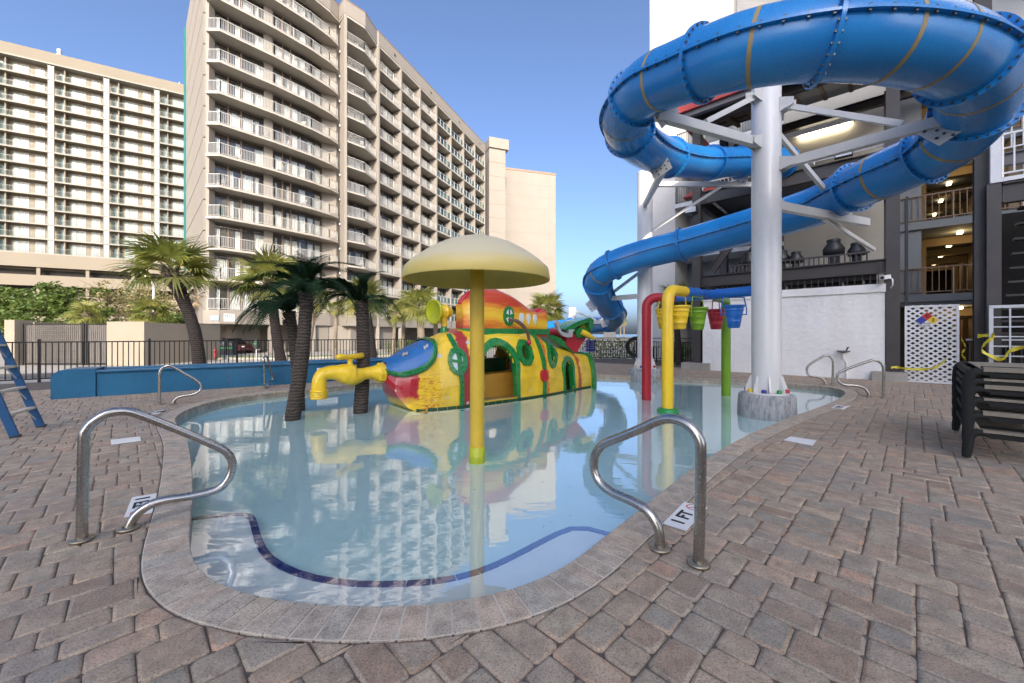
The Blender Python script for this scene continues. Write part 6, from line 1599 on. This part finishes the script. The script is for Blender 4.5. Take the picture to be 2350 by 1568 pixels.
# ============================================================ broadleaf trees, hedge, shrubs
leaf_mat('leaf_green', [(0, (.045, .09, .016)), (.5, (.09, .15, .03)), (1, (.18, .23, .06))], 1.0, .3, .55)
leaf_mat('leaf_pale', [(0, (.20, .18, .07)), (.5, (.28, .25, .11)), (1, (.38, .32, .16))], 1.0, .3, .6)
mat('bark', (.13, .10, .075), .95, .3, 5, bump=.7, bscale=30)
def leaf_cloud(mb, c, rad, n, size, r, shell=.55):
    for _ in range(n):
        while True:
            p = V((r.uniform(-1,1), r.uniform(-1,1), r.uniform(-1,1))); l = p.length
            if .15 < l < 1: break
        p = p*(shell+(1-shell)*r.random())/max(l, .35)*l; q = c+V((p.x*rad[0], p.y*rad[1], p.z*rad[2]))
        d = V((r.uniform(-1,1), r.uniform(-1,1), r.uniform(-.6,.6))).normalized(); e = d.cross(V((r.uniform(-1,1), r.uniform(-1,1), r.uniform(-1,1)))).normalized(); s = size*r.uniform(.6, 1.3)
        mb.add([q, q+d*s*.5+e*s*.28, q+d*s, q+d*s*.5-e*s*.28], [(0, 1, 2, 3)])
def tree(label, base, h, blobs, leaf, nleaf, size, seed, tr=.22):
    o = thing('tree', label, 'tree', base, group='broadleaf trees behind the enclosure'); r = random.Random(seed); base = V(base); fork = base+V((0, 0, h*.3))
    tmb = MB(); tmb.tube([base, base+V((.1, 0, h*.15)), fork], [tr*1.3, tr, tr*.9], 10); tmb.build('trunk', 'bark', o)
    mb = MB()
    for c, rad in blobs:
        c = base+V(c); lm = MB(); mid = fork.lerp(c, .5)+V((r.uniform(-.4,.4), r.uniform(-.4,.4), .3)); lm.tube(catmull([fork, mid, c], 5), [tr*.6*(1-.07*k) for k in range(11)], 6)
        for _ in range(7):
            e = c+V((r.uniform(-1,1)*rad[0], r.uniform(-1,1)*rad[1], r.uniform(-.8,1)*rad[2]))*.9; lm.tube([mid.lerp(c, r.random()), c.lerp(e, .5)+V((0,0,.1)), e], [tr*.22, tr*.13, tr*.05], 5)
        lm.build('limb', 'bark', o); leaf_cloud(mb, c, rad, nleaf, size, r, .35)
        for _ in range(10):
            e = c+V((r.uniform(-1,1)*rad[0], r.uniform(-1,1)*rad[1], r.uniform(-.7,1)*rad[2]))*.85; leaf_cloud(mb, e, (rad[0]*.3, rad[1]*.3, rad[2]*.28), nleaf//9, size, r, .2)
    cr_ = mb.build('crown', leaf, o); cr_['kind'] = 'stuff'
tree('dense green tree at the far left edge', gx(70, 31, STREET), 6.0, [((-2.2, 0, 4.2), (2.6, 2, 1.7)), ((1.4, .5, 4.3), (2.6, 2, 1.9)), ((-.5, -1.0, 2.8), (3.2, 1.6, 1.5)), ((4.2, 0, 3.4), (1.6, 1.4, 1.4)), ((-5, 0, 3.6), (2.2, 1.5, 1.6))], 'leaf_green', 1500, .30, 3)
tree('sparse pale olive tree behind the enclosure gate', gx(215, 34, STREET), 6.5, [((-1.6, 0, 4.6), (2.4, 2, 1.6)), ((1.5, 0, 4.9), (2.4, 2, 1.6)), ((0, -.6, 3.0), (3.4, 1.6, 1.4)), ((3.6, 0, 3.8), (2, 1.5, 1.6))], 'leaf_pale', 420, .20, 5, .18)
tree('sparse pale olive tree right of its twin near the lamp post', gx(325, 36, STREET), 7.0, [((-1.5, 0, 5.2), (2.2, 2, 1.6)), ((1.2, 0, 5.4), (2.4, 2, 1.7)), ((0, -.4, 3.6), (3.0, 1.6, 1.6)), ((2.8, 0, 3.6), (1.6, 1.5, 1.8))], 'leaf_pale', 420, .20, 7, .18)
tree('small bright green tree beside the leaning palm', gx(392, 29, STREET), 3.6, [((.2, 0, 2.6), (1.3, 1, 1.0)), ((-.6, 0, 1.9), (1.2, 1, .9))], 'leaf_green', 900, .22, 9, .10)
tree('low dark shrub tree behind the enclosure right wall', gx(300, 30, STREET), 3.0, [((0, 0, 1.6), (2.4, 1.2, 1.0)), ((2.5, 0, 1.5), (1.8, 1.2, .9))], 'leaf_green', 900, .24, 10, .10)
def hedge(label, a, b, z0, z1, th, seed, name='hedge'):
    a, b = V((*a, 0)), V((*b, 0)); r = random.Random(seed); o = thing(name, label, name, ((a+b)/2).to_tuple()[:2]+(z0,)); mb = MB(); n = int((b-a).length*420*(z1-z0))
    for _ in range(n):
        f = r.random(); c = a.lerp(b, f); q = c+V((r.uniform(-th, th), r.uniform(-th, th), z0+(z1-z0)*r.random()+.08*math.sin(f*40)))
        d = V((r.uniform(-1,1), r.uniform(-1,1), r.uniform(-.5,1))).normalized(); e = d.cross(V((r.uniform(-1,1), r.uniform(-1,1), .3))).normalized(); s = r.uniform(.07, .15); mb.add([q, q+d*s*.5+e*s*.3, q+d*s, q+d*s*.5-e*s*.3], [(0, 1, 2, 3)])
    stuff(mb.build('foliage', 'leaf_green', o)); mb = MB()
    for k in range(12): c = a.lerp(b, (k+.5)/12); mb2 = MB().tube([c+V((0,0,z0)), c+V((.05, .03, (z0+z1)/2+.2))], .02, 5); mb2.build('stem', 'bark', o)
hedge('clipped green hedge behind the far railing left of the slide column', gx(1340, 24.5).to_tuple()[:2], gx(1520, 24.0).to_tuple()[:2], -.3, 1.05, .4, 1)
hedge('green hedge by the white resort wall behind the buckets', gx(1530, 20.6).to_tuple()[:2], gx(1592, 19.0).to_tuple()[:2], -.1, .95, .35, 2)
hedge('low yellow green shrubs at the foot of the hotel behind the fence', (-12.4, 38.6), (-8.2, 43.5), STREET, .7, .4, 3, 'shrub')
# ============================================================ dumpster enclosure
mat('tan_wall', (.30, .255, .195), .9, .06, 1, bump=.3, bscale=30); mat('slat_grey', (.10, .09, .08), .6, .15, 4)
en_ = thing('dumpster_enclosure', 'tan walled enclosure with slatted chain link double gate', 'enclosure', gx(190, 24, STREET))
def evx(v, d=23.2): return (v-CX)*d/FV
def wbox(x0, x1, y0, y1, z1, nm, m): return MB().obox((x0, y0, STREET-.05), (x1-x0, 0, 0), (0, y1-y0, 0), (0, 0, z1-STREET+.05)).build(nm, m, en_)
wbox(evx(253), evx(338), 23.0, 23.4, 2.10, 'wall', 'tan_wall'); wbox(evx(20), evx(43), 23.0, 23.9, 2.2, 'wall', 'tan_wall')
wbox(evx(43), evx(46), 23.9, 29, 2.1, 'wall', 'tan_wall'); wbox(evx(20), evx(338), 28.6, 29, 2.05, 'wall', 'tan_wall'); wbox(evx(336), evx(338), 23.4, 28.6, 2.05, 'wall', 'tan_wall')
def leaf(v0, v1):
    x0, x1 = evx(v0), evx(v1); y = 23.2; z0, z1 = STREET+.08, 1.95; mb = MB()
    for p, q in (((x0, z0), (x1, z0)), ((x0, z1), (x1, z1)), ((x0, z0), (x0, z1)), ((x1, z0), (x1, z1))): mb.tube([(p[0], y, p[1]), (q[0], y, q[1])], .03, 8)
    o = mb.build('gate_leaf', 'fence_black', en_); sl = MB(); n = int((x1-x0)/.06)
    for k in range(n): sl.obox((x0+.03+k*.06, y+(.006 if k % 2 else -.006), z0+.04), (.052, 0, 0), (0, .006, 0), (0, 0, z1-z0-.08))
    so = sub('privacy_slats', sl, 'slat_grey', o); so['kind'] = 'stuff'
    ck = MB(); 
    for k in range(int((x1-x0+2.0)/.12)):
        for s_ in (1, -1):
            xa = x0-1.0+k*.12 if s_ > 0 else x0+k*.12; pts = []
            a0, a1 = (z0, z1); xb = xa+s_*(z1-z0)*.5; lo_, hi_ = min(xa, xb), max(xa, xb)
            if lo_ < x0 or hi_ > x1: continue
            ck.bar((xa, y-.02, a0), (xb, y-.02, a1), .006, .006)
    co_ = sub('chain_link', ck, 'slat_grey', o); co_['kind'] = 'stuff'
leaf(60, 188); leaf(202, 249)
for v_ in (52, 192, 198, 251): MB().tube([(evx(v_), 23.2, STREET-.05), (evx(v_), 23.2, 2.0)], .05, 8).build('gate_post', 'fence_black', en_)
# ============================================================ street furniture
lp_ = thing('street_lamp', 'white street lamp with long arm rising over the trees', 'street lamp', gx(353, 25.6, STREET))
P = [gx(353, 25.6, STREET), gx(353, 25.6, zat(655, 25.6)), gx(350, 25.6, zat(648, 25.6)), gx(325, 25.6, zat(626, 25.6)), gx(300, 25.6, zat(612, 25.6))]; MB().tube(P, [.10, .08, .07, .05, .045], 10).build('pole', 'white_metal', lp_)
q = P[-1]; MB().lathe([(.001, -.08), (.16, -.05), (.2, 0), (.12, .07), (.001, .09)], 16, Matrix.Translation(q+V((-.35, 0, 0))) @ Matrix.Scale(2.2, 4, (1,0,0)), cap=False).build('lamp_head', 'white_metal', lp_)
sg = thing('parking_sign', 'white parking notice board on a post by the garage column', 'sign', gx(469, 28, STREET))
MB().bar(gx(469, 28, STREET), gx(469, 28, .5), .05, .05, (0, 1, 0)).build('post', 'galv', sg); MB().obox(gx(462, 27.95, .35), (.45, 0, 0), (0, .02, 0), (0, 0, .95)).build('board', 'white_tile', sg)
for k, w in enumerate(('NOTICE', 'PRIVATE', 'PARKING', 'ONLY')): put_text(w, .09, 'cap_green', gx(469.3, 27.94, 1.12-k*.2), (1,0,0), (0,0,1), sg)
fh = thing('fire_hydrant', 'small faded red fire hydrant near the garage', 'hydrant', gx(493, 28.5, STREET+.1)); Mh = Matrix.Translation(gx(493, 28.5, STREET+.1))
MB().lathe([(.16, 0), (.16, .04), (.11, .05), (.11, .48), (.14, .5), (.14, .54), (.11, .6), (.05, .68), (.03, .73)], 14, Mh).build('barrel', 'wall_red', fh); q = gx(493, 28.5, STREET+.48); MB().tube([q-V((.19, 0, 0)), q+V((.19, 0, 0))], .06, 10).build('outlets', 'wall_red', fh)
def meter(label, p, s, two):
    o = thing('parking_meter', label, 'parking meter', p); MB().tube([p, p+V((0, 0, .80*s))], .035*s, 8).build('pole', 'galv', o)
    for k in ((-.11, .11) if two else (0,)):
        c = p+V((k*s, 0, .80*s)); h = MB(); h.obox(c-V((.095*s, .07*s, 0)), (.19*s, 0, 0), (0, .14*s, 0), (0, 0, .30*s)); h.lathe([(.095*s, 0), (.095*s, .12*s), (.07*s, .17*s), (.001, .19*s)], 14, Matrix.Translation(c+V((0, 0, .27*s))), cap=False); hd = h.build('meter_head', 'black_plastic', o)
        sub('screen', MB().obox(c+V((-.06*s, -.076*s, .30*s)), (.12*s, 0, 0), (0, .005, 0), (0, 0, .07*s)), 'galv', hd); sub('green_band', MB().obox(c+V((-.08*s, -.075*s, .20*s)), (.16*s, 0, 0), (0, .004, 0), (0, 0, .05*s)), 'cap_green', hd)
meter('black twin head parking meter just outside the fence', gx(523, 15.5, STREET), 1.25, True); meter('smaller single head parking meter farther along the street', gx(589, 22, STREET), 1.25, False)
# dark red car under the hotel
mat('car_red', (.05, .007, .010), .25, .1, 2, coat=.8); mat('car_glass', (.012, .014, .016), .05, .1, coat=.5); mat('tyre', (.02, .02, .02), .9)
car = thing('parked_car', 'dark red car parked in the shade under the hotel', 'car', gx(527, 37.8, STREET), math.radians(-12), world=False)
def car_shell(prof, w, m, nm, inset=0.0):
    rows = []
    for y, f in ((-w, .90), (-w*.96, 1.0), (w*.96, 1.0), (w, .90)): rows.append([V((x, y, z*(1 if f == 1 else 1)-(0 if f == 1 else .0))) for x, z in prof])
    mb = MB().grid([r+[r[0]] for r in rows], False); n = len(prof); mb.add(rows[0], [tuple(range(n))]); mb.add(rows[-1], [tuple(range(n-1, -1, -1))]); return mb.build(nm, m, car)
car_shell([(-2.2, .32), (-2.25, .6), (-2.15, .84), (-1.5, .93), (.9, .93), (1.6, .86), (2.15, .72), (2.25, .55), (2.2, .3), (1.75, .25), (-1.75, .25)], .86, 'car_red', 'body')
car_shell([(-1.75, .93), (-1.1, 1.38), (-.2, 1.45), (.5, 1.38), (1.2, .92)], .74, 'car_glass', 'windows'); car_shell([(-1.15, 1.385), (-.2, 1.465), (.52, 1.395), (.5, 1.37), (-.2, 1.44), (-1.1, 1.365)], .75, 'car_red', 'roof')
for x in (-1.35, 1.4):
    for y in (-.80, .80):
        w = MB().lathe([(.001, -.1), (.2, -.1), (.31, -.1), (.33, -.07), (.33, .07), (.31, .1), (.001, .1)], 20, Matrix.Translation((x, y, .33)) @ Matrix.Rotation(PI/2, 4, 'X'), cap=False).build('wheel', 'tyre', car)
        sub('rim', MB().lathe([(.001, 0), (.19, 0), (.2, .01)], 14, Matrix.Translation((x, y+(.105 if y > 0 else -.105), .33)) @ Matrix.Rotation(PI/2 if y < 0 else -PI/2, 4, 'X'), cap=False), 'galv', w)
for y in (-.6, .6): MB().box((2.2, y, .66), (.1, .3, .12)).build('headlight', 'sub_pane', car)
# ============================================================ far end of the deck
hc_ = thing('hose_coil', 'thick coil of black hose hung on the far railing', 'hose', gx(1455, 21.3, .1)); q = gx(1456, 21.3, .68)
for k in range(6): MB().tube([q+V((math.cos(a)*(.30+.035*k+.02*math.sin(3*a+k)), -.05*k/3, math.sin(a)*(.38+.03*k))) for a in [2*PI*j/28 for j in range(28)]], .028, 6, False, True).build('hose_loop', 'black_plastic', hc_)
bs = thing('rules_board', 'small blue rules board fixed on the far railing', 'sign', gx(1356, 21.8, .6)); q = gx(1345, 21.78, .42)
MB().obox(q, (.52, 0, 0), (0, .02, 0), (0, 0, .62)).build('board', 'haz_blue', bs); 
for k in range(4): put_text('POOL RULES' if k == 0 else 'NO DIVING  NO RUNNING', .07 if k == 0 else .035, 'white_tile', q+V((.26, -.004, .52-k*.12)), (1,0,0), (0,0,1), bs)
tb = thing('utility_table', 'grey topped table behind the red post by the railing', 'table', gx(1520, 19.6, 0)); q = gx(1505, 19.3)
MB().obox((q.x, q.y, .72), (1.0, -.1, 0), (.05, .6, 0), (0, 0, .04)).build('table_top', 'steel_grey', tb)
for a_ in (.06, .92):
    for b_ in (.06, .5): MB().bar((q.x+a_, q.y+b_-.08*a_, 0), (q.x+a_, q.y+b_-.08*a_, .72), .05, .05, (0, 1, 0)).build('leg', 'black_plastic', tb)
dw = thing('beach_wall', 'low pale wall far beyond the hedge towards the beach', 'wall', (18, 60, STREET)); MB().obox((6, 62, STREET), (24, -8, 0), (.3, .9, 0), (0, 0, 1.35)).build('wall', 'cream_wall', dw); MB().obox((14, 60.2, STREET), (1.7, -.5, 0), (.3, 1.2, 0), (0, 0, 2.1)).build('pier', 'cream_wall', dw)
# ============================================================ balcony chairs
def chair_mesh():
    mb = MB(); mb.box((0, 0, .42), (.46, .44, .03))
    for x in (-.2, .2):
        mb.bar((x, -.2, 0), (x*1.0, -.18, .42), .035, .035, (0,1,0)); mb.bar((x, .22, 0), (x, .18, .42), .035, .035, (0,1,0)); mb.bar((x, .19, .42), (x*.95, .30, .88), .04, .025, (0,1,0)); mb.bar((x*1.15, -.18, .62), (x*1.1, .22, .64), .05, .025); mb.bar((x*1.12, -.17, .42), (x*1.12, -.17, .62), .03, .03, (0,1,0))
    for k in range(4): mb.bar((-.13+k*.087, .19, .44), (-.12+k*.08, .30, .86), .03, .015, (0,1,0))
    mb.bar((-.2, .305, .88), (.2, .305, .88), .03, .06); return mb
cm = [chair_mesh().mesh('chair', 'white_metal'), chair_mesh().mesh('chair', 'teal')]
ordn = ['lowest', 'second', 'third', 'fourth', 'fifth', 'sixth', 'seventh', 'eighth', 'ninth', 'tenth', 'eleventh', 'top']
rc = random.Random(21); bayn = ['first', 'second', 'third', 'fourth', 'fifth', 'sixth', 'seventh']
for k in range(NL):
    z = Z0+k*FL+.002
    for nm, a, b in (('left half of the curved', (-26.3, 35.3), (-23.6, 38.3)), ('right half of the curved', (-23.2, 39.1), (-21.0, 42.0)), ('angled corner', (-18.1, 44.6), (-17.0, 46.6))):
        if rc.random() < .75:
            f = rc.random(); p = lerp2(a, b, f); teal = rc.random() < .12
            c = bpy.data.objects.new('patio_chair', cm[1 if teal else 0]); COL.objects.link(c); c.location = (p[0]-.15, p[1]+.12, z); c.rotation_euler = (0, 0, rc.uniform(0, 6.28))
            tag(c, '%s patio chair on the %s balcony, %s balcony row up' % ('teal' if teal else 'white', nm, ordn[k]), 'chair', 'patio chairs on the hotel balconies')
    for i in range(5):
        if rc.random() < .4:
            p = TIP[i]+WD*rc.uniform(.8, 3.4)+NI_*.65; c = bpy.data.objects.new('patio_chair', cm[0]); COL.objects.link(c); c.location = (p.x, p.y, z); c.rotation_euler = (0, 0, rc.uniform(0, 6.28))
            tag(c, 'white patio chair in the %s straight bay, %s balcony row up' % (bayn[i], ordn[k]), 'chair', 'patio chairs on the hotel balconies')
c = bpy.data.objects.new('patio_chair', cm[0]); COL.objects.link(c); c.location = fr(-1.8, QB+.8, 5.602); c.rotation_euler = (0, 0, 2.2); tag(c, 'white chair on the resort balcony behind the slide', 'chair', 'patio chairs on the hotel balconies')
